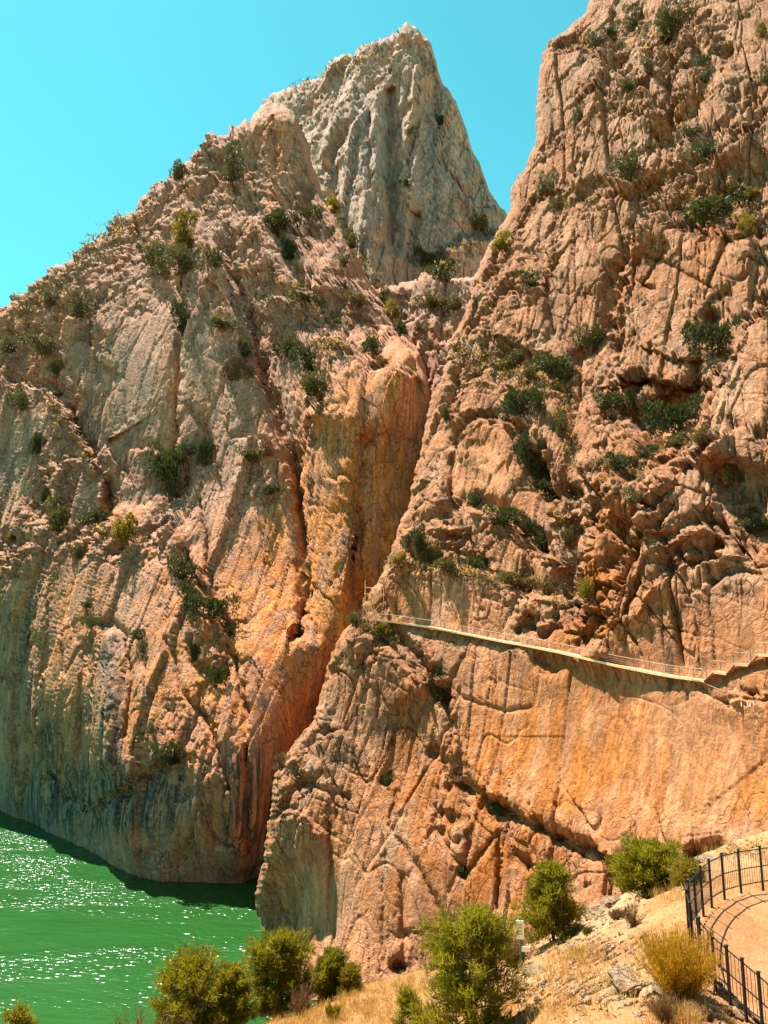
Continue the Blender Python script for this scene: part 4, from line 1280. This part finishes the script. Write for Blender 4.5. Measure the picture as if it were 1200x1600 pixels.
def plant_pine(name, label, px, py_base, hpx, wpx, d, seed, tone='pine', n_br=70, blade=0.2, per=7, group=None, profile=None, tufts=9, width=0.03, lean=0.0, cat='pine tree'):
    P = at(px, py_base, d)
    z = float(terrain_z(P[0], P[1]))
    top = at(px, py_base - hpx, d)[2]
    h = max(0.6, top - z)
    r = wpx / 2 / FPX * d
    o = empty(name, (P[0], P[1], z), random.Random(seed).random() * 6.28)
    tag(o, label, cat, group)
    tr, V, F, var = make_pine(h, r, n_br, seed, blade, per, lean=lean, width=width, profile=profile, tufts=tufts)
    tr.build('trunk', BARK, o, smooth=True)
    link('crown', leaf_mesh('crown', V, F, var, LEAF[tone]), o)
    return o


round_p = [(0.0, 0.6), (0.1, 0.9), (0.35, 1.0), (0.6, 0.95), (0.8, 0.72), (0.92, 0.42), (1.0, 0.15)]
cone_p = [(0.0, 0.7), (0.1, 1.0), (0.3, 0.98), (0.5, 0.72), (0.75, 0.5), (0.9, 0.3), (1.0, 0.08)]
G_P = 'pines on the foreground slope'
plant_pine('pine_tree', 'large bright green young pine nearest the viewer at bottom centre', 742, 1655, 218, 140, 24.0, 3, 'pine2', 84, 0.26, 7, G_P, [(0.0, 0.8), (0.15, 1.05), (0.4, 1.0), (0.52, 0.72), (0.62, 0.9), (0.8, 0.75), (0.93, 0.4), (1, 0.1)], 9, 0.026)
plant_pine('pine_tree', 'upright conical pine standing just right of the green sign post', 866, 1490, 134, 96, 37, 5, 'pine', 90, 0.27, 7, G_P, cone_p, 8, 0.034)
plant_pine('pine_tree', 'dense dark round-headed pine left of the curved fence', 1020, 1440, 108, 104, 35, 7, 'pine', 110, 0.27, 7, G_P, round_p, 9, 0.034)
plant_pine('pine_tree', 'broad two-headed pine against the green water at lower left', 298, 1640, 138, 112, 40, 9, 'pine', 110, 0.29, 7, G_P, round_p, 9, 0.036)
plant_pine('pine_tree', 'right-hand lower head of pine clump overlapping the water', 358, 1640, 122, 56, 39.5, 19, 'pine', 60, 0.29, 7, G_P, round_p, 8, 0.036)
plant_pine('pine_tree', 'tall round pine where the lake meets the orange cliff foot', 437, 1600, 136, 96, 42, 11, 'pine', 110, 0.29, 7, G_P, round_p, 9, 0.036)
plant_pine('pine_tree', 'narrow small pine leaning on the right of the round pine', 517, 1575, 84, 50, 42, 13, 'pine', 55, 0.27, 7, G_P, round_p, 8, 0.036)
plant_pine('pine_tree', 'low pale sapling at the foot of the orange wall', 549, 1572, 58, 36, 41, 15, 'gold', 34, 0.25, 7, G_P, cone_p, 7, 0.034)
plant_pine('pine_tree', 'pine top just showing in the bottom left corner', 18, 1720, 138, 80, 36, 17, 'pine', 50, 0.27, 7, G_P, round_p, 8, 0.034)
plant_pine('pine_tree', 'feathery sapling at the bottom edge left of the large pine', 640, 1640, 88, 46, 26, 18, 'pine2', 26, 0.24, 7, G_P, cone_p, 6, 0.024)
plant_pine('pine_tree', 'pale thin sapling beside the dark pine and the fence', 1078, 1418, 66, 46, 31, 23, 'gold', 30, 0.22, 6, G_P, round_p, 6, 0.028)


def twig_bush(h, r, n_st, seed, blade, width, per, fan=0.9):
    rng = np.random.RandomState(seed)
    st = MB(); C = []; Dv = []; va = []
    for k in range(n_st):
        az = rng.rand() * 6.283; tl = fan * math.sqrt(rng.rand())
        d = np.array([math.cos(az) * tl, math.sin(az) * tl, 1.0]); d /= np.linalg.norm(d)
        ln = h * (0.55 + 0.5 * rng.rand()) * (1.08 - 0.25 * tl)
        p = np.array([rng.randn() * 0.08 * r, rng.randn() * 0.08 * r, -0.05])
        b = 0.2 + 0.7 * rng.rand()
        for j in range(6):
            d = unit(d + rng.randn(3) * 0.10 + np.array([0, 0, 0.05]))
            q = p + d * ln / 6
            st.tube(Vector(p), Vector(q), 0.012 * h / 1.5 * (1 - j / 7), 0.012 * h / 1.5 * (1 - (j + 1) / 7), 4, False)
            if j >= 1:
                n = per
                C.append(p + (q - p) * rng.rand(n, 1) + rng.randn(n, 3) * 0.03 * h)
                Dv.append(unit(d + rng.randn(n, 3) * 0.30 + np.array([0, 0, 0.2]))); va.append(np.clip(b + 0.2 * rng.randn(n), 0, 1))
            p = q
    C = np.concatenate(C); Dv = np.concatenate(Dv); va = np.concatenate(va)
    V, F = blades(C, Dv, blade * (0.6 + 0.8 * rng.rand(len(C))), width, rng)
    return st, V, F, np.repeat(va, 4)


def plant_twigs(name, label, px, py_base, hpx, wpx, d, seed, tone, n_st, per, blade, width, group, cat='bush', fan=0.9):
    P = at(px, py_base, d); z = float(terrain_z(P[0], P[1]))
    h = max(0.3, at(px, py_base - hpx, d)[2] - z); r = wpx / 2 / FPX * d
    o = tag(empty(name, (P[0], P[1], z)), label, cat, group)
    st, V, F, var = twig_bush(h, r, n_st, seed, blade, width, per, fan)
    st.build('stem', BARK, o)
    link('foliage', leaf_mesh('foliage', V, F, var, LEAF[tone]), o)
    return o


G_B = 'bushes on the foreground slope'
plant_twigs('broom_bush', 'golden yellow broom bush spreading in front of the fence', 1060, 1552, 112, 96, 20.2, 31, 'broom', 210, 26, 0.12, 0.013, G_B, fan=0.9)
plant_twigs('dry_bush', 'dark brown dry bush right of the sign', 806, 1512, 50, 70, 35, 33, 'brown', 70, 18, 0.16, 0.02, G_B, fan=1.0)
plant_twigs('dry_bush', 'purplish brown dry bush at the bottom left below the two-headed pine', 228, 1650, 86, 90, 36, 35, 'brown', 80, 20, 0.18, 0.022, G_B, fan=1.0)
plant_twigs('dry_bush', 'thin dry twigs right of the tall round pine', 470, 1590, 48, 50, 39, 37, 'brown', 40, 14, 0.18, 0.02, G_B, fan=0.9)
plant_twigs('dry_bush', 'grey-brown twiggy shrub on the pale slab at bottom right', 1040, 1600, 60, 46, 18.8, 39, 'brown', 60, 12, 0.10, 0.008, G_B, fan=0.8)
plant_twigs('dry_bush', 'bare grey twigs between the dark pine and the broom bush', 990, 1450, 44, 44, 28, 41, 'brown', 36, 10, 0.12, 0.012, G_B, fan=0.8)
plant_twigs('dry_bush', 'low brown scrub on white rocks below the dark pine', 968, 1450, 34, 60, 30.5, 43, 'brown', 60, 14, 0.12, 0.014, G_B, fan=1.2)
plant_twigs('dry_bush', 'small green and straw bush right of the conical pine', 920, 1480, 30, 40, 33, 45, 'olive', 40, 12, 0.14, 0.016, G_B, fan=1.0)
plant_twigs('dry_bush', 'golden tuft bush at the bottom left of the grassy bank', 520, 1600, 30, 40, 36, 47, 'gold', 30, 12, 0.2, 0.02, G_B, fan=0.9)

# straw-coloured grass on the slope, too fine to count
rng = np.random.RandomState(77)
spots = []
for cx, cy, rx, ry, n in ((560, 1575, 90, 35, 450), (640, 1540, 60, 20, 120), (880, 1530, 60, 14, 40), (960, 1560, 110, 40, 50), (1000, 1500, 50, 20, 20), (1150, 1330, 80, 16, 120), (800, 1590, 120, 30, 60), (905, 1500, 50, 14, 60), (1060, 1600, 40, 20, 60), (470, 1600, 60, 20, 200), (1060, 1400, 30, 20, 40)):
    for _ in range(n): spots.append((cx + rx * rng.randn() * 0.6, cy + ry * rng.randn() * 0.6))
fx = np.array(spots)
ds = np.arange(14, 60, 0.4)
PP = at(fx[:, 0][:, None], fx[:, 1][:, None], ds[None])
ZZ = terrain_z(PP[..., 0], PP[..., 1])
hit = PP[..., 2] < ZZ
ok = hit.any(1) & ~inside(PP[np.arange(len(fx)), hit.argmax(1), 0], PP[np.arange(len(fx)), hit.argmax(1), 1], POLY)
ii = hit.argmax(1)
B = np.stack([PP[np.arange(len(fx)), ii, 0], PP[np.arange(len(fx)), ii, 1], ZZ[np.arange(len(fx)), ii]], -1)[ok]
per = 14
Cb = np.repeat(B, per, 0) + rng.randn(len(B) * per, 3) * np.array([0.10, 0.10, 0.0])
Db = unit(np.array([0, 0, 1.0]) + rng.randn(len(Cb), 3) * 0.38)
V, F = blades(Cb, Db, 0.18 + 0.28 * rng.rand(len(Cb)), 0.016, rng)
var = np.repeat(np.clip(np.repeat(rng.rand(len(B)), per) + 0.15 * rng.randn(len(Cb)), 0, 1), 4)
tag(link('dry_grass', leaf_mesh('dry_grass', V, F, var, LEAF['straw'])), 'straw coloured dry grass tufts over the slope', kind='stuff')
print('foreground plants', round(time.time() - T0, 1))


# ------------------------------------------------------------------ shrubs on the cliffs
def shrub_mesh(seed, tone, n=1700, flat=1.0):
    rng = np.random.RandomState(seed)
    lobes = [(rng.randn(3) * np.array([0.50, 0.50, 0.32]) + np.array([0, 0, 0.55]), 0.20 + 0.28 * rng.rand()) for _ in range(11)]
    C = []; Dv = []; va = []
    for c, r in lobes:
        m = n // 11
        d = unit(rng.randn(m, 3))
        p = c + d * r * (0.55 + 0.5 * rng.rand(m, 1))
        C.append(p); Dv.append(unit(d + np.array([0, 0, 0.5]) + 0.5 * rng.randn(m, 3))); va.append(np.clip(0.2 + 0.6 * rng.rand() + 0.2 * rng.randn(m), 0, 1))
    C = np.concatenate(C); Dv = np.concatenate(Dv); va = np.concatenate(va)
    C[:, 2] = np.maximum(C[:, 2], 0.02)
    V, F = blades(C, Dv, 0.13 + 0.10 * rng.rand(len(C)), 0.085, rng)
    return leaf_mesh('foliage', V, F, np.repeat(va, 4), LEAF[tone])


SH = {t: [shrub_mesh(100 + 10 * i + k, t) for k in range(3)] for i, t in enumerate(('deep', 'olive', 'sage', 'gold', 'brown'))}
mb = MB()
for k in range(5):
    a = k * 1.256; mb.tube((0, 0, -0.25), (0.3 * math.cos(a), 0.3 * math.sin(a), 0.6), 0.05, 0.02, 5, False)
STEM = mb.mesh('stem', BARK)
G_C = 'shrubs clinging to the cliffs'
SHRUBS = [
    # x, y of the middle, width, height (photograph pixels), tone, label
    (275, 268, 25, 28, 'olive', 'round green bush on the left skyline below the twin rock spikes'),
    (362, 262, 34, 54, 'sage', 'tall grey-green bush in the hollow under the twin rock spikes'),
    (290, 364, 38, 44, 'gold', 'yellow-green bush on the upper left slope, brightest of its cluster'),
    (236, 400, 28, 30, 'sage', 'grey-green bush left of the yellow-green bush cluster'),
    (283, 408, 42, 46, 'sage', 'wide sage bush just below the yellow-green bush cluster'),
    (335, 403, 28, 36, 'olive', 'olive bush in the gully right of the sage bush cluster'),
    (438, 342, 40, 42, 'deep', 'large dark bush at the foot of the upper orange tower'),
    (482, 333, 25, 26, 'deep', 'small dark bush right of the upper orange tower foot'),
    (450, 388, 20, 40, 'deep', 'narrow dark bush in the gully under the upper orange tower'),
    (520, 318, 22, 24, 'gold', 'yellowish bush on the ridge edge in front of the far peak'),
    (548, 374, 22, 28, 'olive', 'olive bush lower on the ridge edge before the far peak'),
    (535, 405, 24, 18, 'sage', 'pale bush on the crest above the right-hand rib of the left cliff'),
    (76, 466, 20, 20, 'sage', 'little sage bush near the left skyline shoulder'),
    (120, 480, 28, 34, 'sage', 'sage bush on the upper left face below the skyline'),
    (285, 496, 24, 48, 'deep', 'dark bush at the top of the great corner crack'),
    (350, 507, 36, 16, 'olive', 'low olive bush on the capped pillar top'),
    (14, 541, 30, 24, 'sage', 'grey bush at the left picture edge above the pale ledge'),
    (65, 541, 36, 26, 'sage', 'broad grey bush second from the left picture edge'),
    (32, 628, 27, 27, 'sage', 'round pale sage bush alone on the far left wall'),
    (88, 570, 18, 28, 'olive', 'olive bush in the cleft left of the great slab'),
    (385, 545, 20, 26, 'deep', 'dark bush on the shaded edge of the capped pillar'),
    (366, 578, 28, 28, 'brown', 'brownish bush in the hollow low on the capped pillar'),
    (452, 545, 30, 28, 'deep', 'dark bush at the upper end of the shaded hollow'),
    (482, 562, 36, 34, 'deep', 'dark bush filling the lower shaded hollow'),
    (497, 604, 40, 34, 'olive', 'rounded olive tree left of the bright orange scoop'),
    (583, 540, 30, 32, 'deep', 'dark bush above the bright orange scoop'),
    (476, 462, 36, 14, 'deep', 'flat dark bush on the sloping ledge of the left cliff'),
    (556, 468, 30, 20, 'olive', 'olive bush on the bright rib near the saddle'),
    (612, 486, 22, 26, 'gold', 'yellow-green bush at the saddle edge'),
    (598, 460, 16, 22, 'olive', 'small olive bush higher at the saddle edge'),
    (626, 512, 18, 24, 'deep', 'dark bush in the saddle gully mouth'),
    (265, 738, 46, 74, 'deep', 'biggest dark bush hanging in the great corner of the left cliff'),
    (284, 708, 24, 28, 'deep', 'dark bush on the upper right of the biggest dark bush'),
    (318, 706, 18, 46, 'deep', 'thin dark bush in the slanting crack right of the great corner'),
    (395, 712, 34, 18, 'deep', 'flat dark bush on the pillar ledge in the middle of the left cliff'),
    (412, 700, 26, 24, 'brown', 'brown bush beside the flat dark bush on the pillar ledge'),
    (423, 765, 16, 16, 'deep', 'small dark bush below the pillar ledge'),
    (90, 808, 36, 44, 'olive', 'upright green tree at the left end of the sunlit grassy ledge'),
    (195, 830, 36, 32, 'gold', 'yellow-green bush at the right end of the sunlit grassy ledge'),
    (119, 863, 18, 18, 'olive', 'small round bush under the sunlit grassy ledge'),
    (145, 808, 28, 18, 'deep', 'dark low bush at the back of the sunlit grassy ledge'),
    (66, 775, 12, 18, 'sage', 'tiny sage bush above the upright ledge tree'),
    (57, 692, 16, 34, 'deep', 'dark bush in the cleft of the far left wall'),
    (20, 838, 14, 14, 'gold', 'tiny yellow bush on the bright leftmost ledge'),
    (287, 890, 34, 30, 'deep', 'topmost dark bush of the slanting row low on the left cliff'),
    (300, 930, 22, 28, 'deep', 'second dark bush down in the slanting row'),
    (330, 953, 44, 38, 'deep', 'widest dark bush in the slanting row low on the left cliff'),
    (359, 983, 18, 20, 'deep', 'lowest right dark bush of the slanting row'),
    (303, 1020, 13, 27, 'deep', 'narrow dark bush below the slanting row'),
    (338, 1060, 18, 28, 'deep', 'dark bush on the lower wall right of the grey dome'),
    (265, 1180, 30, 30, 'deep', 'dark bush at the tip of the grey stained band'),
    (135, 944, 12, 12, 'deep', 'tiny dark tuft on the fluted wall below the ledge'),
    (143, 978, 16, 12, 'deep', 'small dark tuft on top of the grey dome'),
    (215, 992, 16, 14, 'deep', 'small tuft right of the grey dome top'),
    (236, 1141, 14, 12, 'sage', 'tiny pale tuft low on the fluted wall'),
    (641, 204, 12, 14, 'deep', 'dark dot of a bush high on the far peak'),
    (688, 186, 11, 20, 'deep', 'dark bush near the right edge of the far peak'),
    (634, 283, 14, 14, 'deep', 'dark bush on the orange stripe of the far peak'),
    (663, 403, 24, 26, 'deep', 'dark bush at the foot of the far peak'),
    (690, 425, 38, 20, 'deep', 'broad green bush at the base of the far peak gully'),
    (748, 348, 24, 24, 'olive', 'olive bush on the right shoulder of the far peak'),
    (675, 470, 30, 18, 'olive', 'left bush on the saddle wall ledge'),
    (712, 474, 30, 22, 'olive', 'right bush on the saddle wall ledge'),
    (655, 512, 20, 13, 'sage', 'pale tuft low on the saddle wall'),
    (790, 379, 34, 28, 'gold', 'bright bush on the terrace at the notch of the right cliff'),
    (852, 287, 25, 33, 'sage', 'sage bush on the left edge of the right cliff above the notch'),
    (930, 64, 24, 24, 'sage', 'small sage bush near the top left of the right cliff'),
    (955, 48, 20, 18, 'deep', 'dark tuft between two sage bushes near the cliff top'),
    (984, 36, 32, 28, 'sage', 'wide sage bush near the top of the right cliff'),
    (1056, 28, 46, 52, 'olive', 'large olive bush cluster at the top edge of the picture'),
    (1102, 91, 22, 22, 'deep', 'dark round bush right of the tall upper block'),
    (1104, 118, 18, 16, 'deep', 'small dark bush under the dark round bush'),
    (1013, 101, 22, 22, 'olive', 'olive bush on the broken terrace near the cliff top'),
    (981, 131, 26, 20, 'olive', 'olive bush on the second terrace from the top'),
    (904, 176, 18, 26, 'olive', 'bush growing from the upper left wall of the right cliff'),
    (981, 262, 38, 48, 'olive', 'big loose olive bush in the middle of the upper right cliff'),
    (1081, 206, 24, 24, 'deep', 'dark bush where the upper cracks meet'),
    (1107, 231, 26, 24, 'deep', 'dark green bush just below the meeting cracks'),
    (1120, 322, 70, 46, 'deep', 'largest rounded green bush on the upper right terrace'),
    (1165, 353, 27, 26, 'gold', 'golden bush right below the largest rounded bush'),
    (1176, 299, 20, 12, 'gold', 'flat golden tuft above right of the largest rounded bush'),
    (1193, 44, 16, 28, 'gold', 'golden bush at the top right corner'),
    (1196, 117, 14, 24, 'olive', 'olive bush at the right picture edge below the corner bush'),
    (829, 438, 28, 22, 'deep', 'dark bush on the rib below the notch terrace'),
    (923, 530, 36, 38, 'olive', 'olive bush in the gully left of the central tower'),
    (1118, 530, 46, 56, 'deep', 'tall green bush in the cleft beside the bright-edged slab'),
    (866, 566, 40, 24, 'deep', 'dark bush under the overhang left of the central tower'),
    (884, 584, 26, 22, 'olive', 'bush at the right tip of the shaded overhang'),
    (800, 563, 26, 18, 'olive', 'olive scrub on the broken ledge above the middle buttress'),
    (826, 582, 24, 20, 'olive', 'olive scrub further right on the broken ledge'),
    (808, 628, 46, 48, 'deep', 'big dark bush atop the middle buttress'),
    (840, 626, 26, 42, 'deep', 'dark bush adjoining the big dark bush on its right'),
    (951, 626, 30, 28, 'deep', 'dark bush under the central tower'),
    (990, 628, 26, 26, 'olive', 'olive bush right of the bush under the central tower'),
    (1056, 656, 46, 56, 'deep', 'large leafy bush in the cave hollow under the overhang'),
    (1011, 704, 26, 20, 'deep', 'green bush below the cave hollow'),
    (972, 722, 40, 26, 'deep', 'dark bush on the shoulder of the bright broken crag'),
    (1060, 689, 34, 18, 'olive', 'low green bush left on the slab foot'),
    (1095, 682, 34, 18, 'olive', 'low green bush right on the slab foot'),
    (825, 702, 32, 56, 'deep', 'dark hanging bush on the right of the middle buttress'),
    (842, 735, 24, 26, 'deep', 'dark bush lower in the buttress gully'),
    (858, 764, 28, 20, 'deep', 'lowest dark bush of the buttress gully'),
    (878, 666, 28, 36, 'olive', 'olive bush in the long central gully'),
    (1150, 738, 30, 30, 'olive', 'olive bush beside the dark cave on the right'),
    (1182, 822, 34, 18, 'deep', 'dark scrub in the mouth of the right-hand cave'),
    (697, 648, 18, 22, 'olive', 'bush on the left edge rib of the right cliff'),
    (740, 782, 22, 14, 'deep', 'dark tuft on the ledge under the middle buttress'),
    (790, 806, 42, 28, 'deep', 'dark bush in the slanting ledge below the middle buttress'),
    (828, 822, 18, 20, 'deep', 'small dark bush next along the slanting ledge'),
    (850, 840, 30, 32, 'deep', 'green bush at the low end of the slanting ledge'),
    (887, 840, 18, 24, 'olive', 'olive bush across the gully from the slanting ledge'),
    (653, 845, 22, 44, 'deep', 'dark upright bush in the recess above the walkway wall'),
    (673, 866, 24, 20, 'olive', 'olive bush at the foot of the upright recess bush'),
    (624, 874, 26, 14, 'gold', 'yellowish scrub at the left end of the ledge above the walkway'),
    (697, 884, 26, 16, 'olive', 'olive scrub on the ledge above the walkway'),
    (747, 882, 26, 22, 'deep', 'dark bush midway on the ledge above the walkway'),
    (797, 905, 26, 16, 'olive', 'olive scrub at the right end of the ledge above the walkway'),
    (917, 922, 20, 26, 'gold', 'yellow-green bush against the sunlit pillar'),
    (990, 776, 24, 22, 'olive', 'olive bush behind the sunlit pillar top'),
    (688, 1068, 24, 44, 'deep', 'dark hanging bush in the niche below the walkway'),
    (557, 970, 22, 20, 'olive', 'olive bush at the corner under the zigzag stairs'),
    (598, 986, 26, 14, 'gold', 'yellow-green bush just below the walkway start'),
    (437, 1190, 18, 20, 'brown', 'bare pinkish shrub on the edge of the lower wall'),
    (605, 1219, 18, 16, 'deep', 'dark tuft in a hole of the lower wall'),
    (780, 1264, 22, 14, 'deep', 'dark scrub in the slanting cleft of the lower wall'),
    (713, 1208, 26, 20, 'brown', 'brown scrub above the slanting cleft'),
    (725, 1362, 16, 12, 'deep', 'dark tuft in the lowest hole of the wall'),
]
rnd = random.Random(9)
for i, (x, y, w, h, tone, label) in enumerate(SHRUBS):
    foot = surf(x, y + 0.25 * h, 3.0)
    d = foot[1] - 0.15 - 0.28 * w * foot[1] / FPX
    P = at(x, y + 0.42 * h, d)
    k = d / FPX
    o = empty('cliff_shrub', P, rnd.random() * 6.28)
    tag(o, label, 'shrub', G_C)
    sx = w * k / 1.6; sz = h * k / 1.15
    o.scale = (sx, sx, sz)
    link('foliage', SH[tone][i % 3], o)
    link('stem', STEM, o)

# fine scrub and dry tufts on the ledges, too small to count
rng = np.random.RandomState(5)
pts = []
for x0, y0, x1, y1, n, sd in ((600, 880, 690, 885, 50, 7), (690, 885, 800, 910, 60, 8), (700, 545, 880, 600, 120, 16), (880, 610, 900, 780, 60, 9), (930, 720, 1010, 740, 40, 9), (1010, 700, 1100, 685, 50, 7), (760, 560, 840, 620, 50, 12), (640, 830, 680, 870, 25, 8),
                           (110, 400, 220, 330, 50, 14), (20, 500, 100, 440, 50, 20), (230, 380, 330, 420, 50, 20), (430, 430, 560, 520, 60, 14), (520, 320, 600, 460, 40, 8), (60, 600, 140, 720, 30, 10), (560, 975, 620, 1000, 25, 8), (1060, 190, 1120, 240, 20, 12), (930, 60, 1060, 60, 50, 20), (840, 290, 900, 340, 16, 12),
                           (470, 530, 560, 545, 25, 7), (640, 470, 730, 480, 30, 8), (650, 420, 780, 370, 40, 14), (800, 900, 900, 940, 40, 12), (110, 820, 230, 840, 30, 10), (850, 760, 900, 860, 30, 10), (440, 150, 600, 70, 30, 6), (1000, 290, 1180, 340, 60, 16)):
    for _ in range(n):
        t = rng.rand(); pts.append((x0 + (x1 - x0) * t + sd * 0.6 * rng.randn(), y0 + (y1 - y0) * t + sd * 0.6 * rng.randn()))
for tone, frac in (('olive', 0), ('sage', 1), ('straw', 2)):
    C = []; Dv = []; Ln = []; va = []
    for j, (x, y) in enumerate(pts):
        if j % 3 != frac: continue
        p = surf(x, y, 3.0)
        k = p[1] / FPX; n = 16; s = k * (3.5 + 4 * rng.rand())
        C.append(p + rng.randn(n, 3) * s * np.array([0.7, 0.4, 0.35]) + np.array([0, -0.1, 0.2 * s])); Dv.append(unit(np.array([0, -0.2, 0.8]) + 0.7 * rng.randn(n, 3))); Ln.append(np.full(n, s * 0.7)); va.append(np.clip(rng.rand() + 0.2 * rng.randn(n), 0, 1))
    C = np.concatenate(C); Dv = np.concatenate(Dv); Ln = np.concatenate(Ln); va = np.concatenate(va)
    V, F = blades(C, Dv, Ln, Ln * 0.5, rng)
    tag(link('ledge_scrub', leaf_mesh('ledge_scrub', V, F, np.repeat(va, 4), LEAF[tone])), {'olive': 'olive green scrub scattered over the cliff ledges', 'sage': 'grey-green scrub scattered over the cliff ledges', 'straw': 'dry straw tufts scattered over the cliff ledges'}[tone], kind='stuff')

# ------------------------------------------------------------------ loose rocks in the foreground
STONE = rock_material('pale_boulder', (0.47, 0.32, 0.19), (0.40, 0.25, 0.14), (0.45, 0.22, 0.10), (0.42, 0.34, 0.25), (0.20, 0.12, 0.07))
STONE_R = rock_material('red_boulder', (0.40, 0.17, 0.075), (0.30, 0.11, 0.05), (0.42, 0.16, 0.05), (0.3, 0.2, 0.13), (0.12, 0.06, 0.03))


def boulder(name, label, px, py, wpx, hpx, seed, mat, group='rocks on the foreground slope', flat=1.0):
    P = ground_at(px, py)
    k = P[1] / FPX
    bm = bmesh.new()
    bmesh.ops.create_icosphere(bm, subdivisions=4, radius=1.0)
    V = np.array([v.co for v in bm.verts])
    c = np.random.RandomState(seed)
    for _ in range(14):                       # cut flat faces
        n = unit(c.randn(3)); o = 0.55 + 0.3 * c.rand()
        s = V @ n - o
        V = V - np.clip(s, 0, None)[:, None] * n * 0.9
    V = V * (1 + 0.16 * fbm(V[:, 0] * 2 + seed, V[:, 1] * 2, V[:, 2] * 2, 4, 0.6))[:, None]
    for v, p in zip(bm.verts, V): v.co = p
    me = bpy.data.meshes.new(name); bm.to_mesh(me); bm.free()
    me.materials.append(mat)
    set_color(me, 'tint', np.tile([0.2, 0.25, 0.25, 1.0], (len(me.vertices), 1)))
    o = link(name, me, None, Vector(P) + Vector((0, 0, 0.05 * hpx * k)))
    o.scale = (wpx * k / 1.7, wpx * k / 1.7 * flat, hpx * k / 1.6)
    o.rotation_euler = (0, 0, c.rand() * 6.28)
    tag(o, label, 'rock', group)
    return o


boulder('boulder', 'broad pale bedrock hump left of the broom bush roots', 985, 1538, 60, 22, 1, STONE)
boulder('boulder', 'long white rock edge below the broom bush', 1052, 1555, 52, 16, 2, STONE)
boulder('boulder', 'red-brown cracked block at the bottom edge', 1088, 1590, 46, 34, 3, STONE_R)
boulder('boulder', 'white rock between the conical pine and the dark pine', 936, 1428, 42, 24, 4, STONE)
boulder('boulder', 'second white rock higher beside the dark pine', 955, 1412, 30, 18, 6, STONE)
boulder('boulder', 'pale low rock lying right of the sign', 836, 1522, 40, 10, 8, STONE)
boulder('boulder', 'flat pale stone beside the fence foot near the bottom', 1128, 1562, 16, 8, 10, STONE)
boulder('boulder', 'angular white stone at the bottom beside the lower fence', 1152, 1590, 16, 10, 12, STONE)
boulder('boulder', 'reddish stone lying under the lower fence', 1135, 1585, 18, 12, 14, STONE_R)
boulder('boulder', 'small brown stone on the slope left of the red block', 1020, 1580, 14, 8, 16, STONE_R)
boulder('boulder', 'pale stone in the grass below the orange wall', 668, 1535, 18, 8, 18, STONE)
boulder('boulder', 'pale rock on the crest above the fence', 1100, 1345, 30, 12, 20, STONE)
# stones and rubble, too many to count
rng = np.random.RandomState(15)
ic = bmesh.new(); bmesh.ops.create_icosphere(ic, subdivisions=1, radius=1.0)
IV = np.array([v.co for v in ic.verts]); IF = np.array([[v.index for v in f.verts] for f in ic.faces]); ic.free()
VV = []; FF_ = []; o_ = 0
for cx, cy, rx, ry, n in ((930, 1490, 80, 22, 500), (980, 1555, 120, 35, 500), (1110, 1575, 30, 22, 160), (850, 1545, 90, 30, 350), (1150, 1325, 70, 14, 200), (945, 1425, 50, 25, 200), (760, 1540, 60, 20, 100)):
    x = cx + rx * rng.randn(n) * 0.6; y = cy + ry * rng.randn(n) * 0.6
    PP = at(x[:, None], y[:, None], ds[None]); ZZ = terrain_z(PP[..., 0], PP[..., 1]); hit = PP[..., 2] < ZZ
    ii = hit.argmax(1); r_ = np.arange(n)
    B = np.stack([PP[r_, ii, 0], PP[r_, ii, 1], ZZ[r_, ii]], -1)
    B = B[hit.any(1) & ~inside(B[:, 0], B[:, 1], POLY)]
    for p in B:
        s = 0.03 + 0.09 * rng.rand() ** 2.5
        VV.append(p + IV * s * (0.7 + 0.6 * rng.rand(3)) * (0.75 + 0.5 * rng.rand(len(IV), 1))); FF_.append(IF + o_); o_ += len(IV)
me = fast_mesh('rubble', np.concatenate(VV), np.concatenate(FF_), STONE, False)
set_color(me, 'tint', np.repeat(np.stack([rng.rand(len(VV)), 0.4 * rng.rand(len(VV)), 0.6 * rng.rand(len(VV)), np.ones(len(VV))], -1), len(IV), 0))
tag(link('rubble', me), 'loose stones and rubble strewn over the dry slope', kind='stuff')
print('done', round(time.time() - T0, 1))
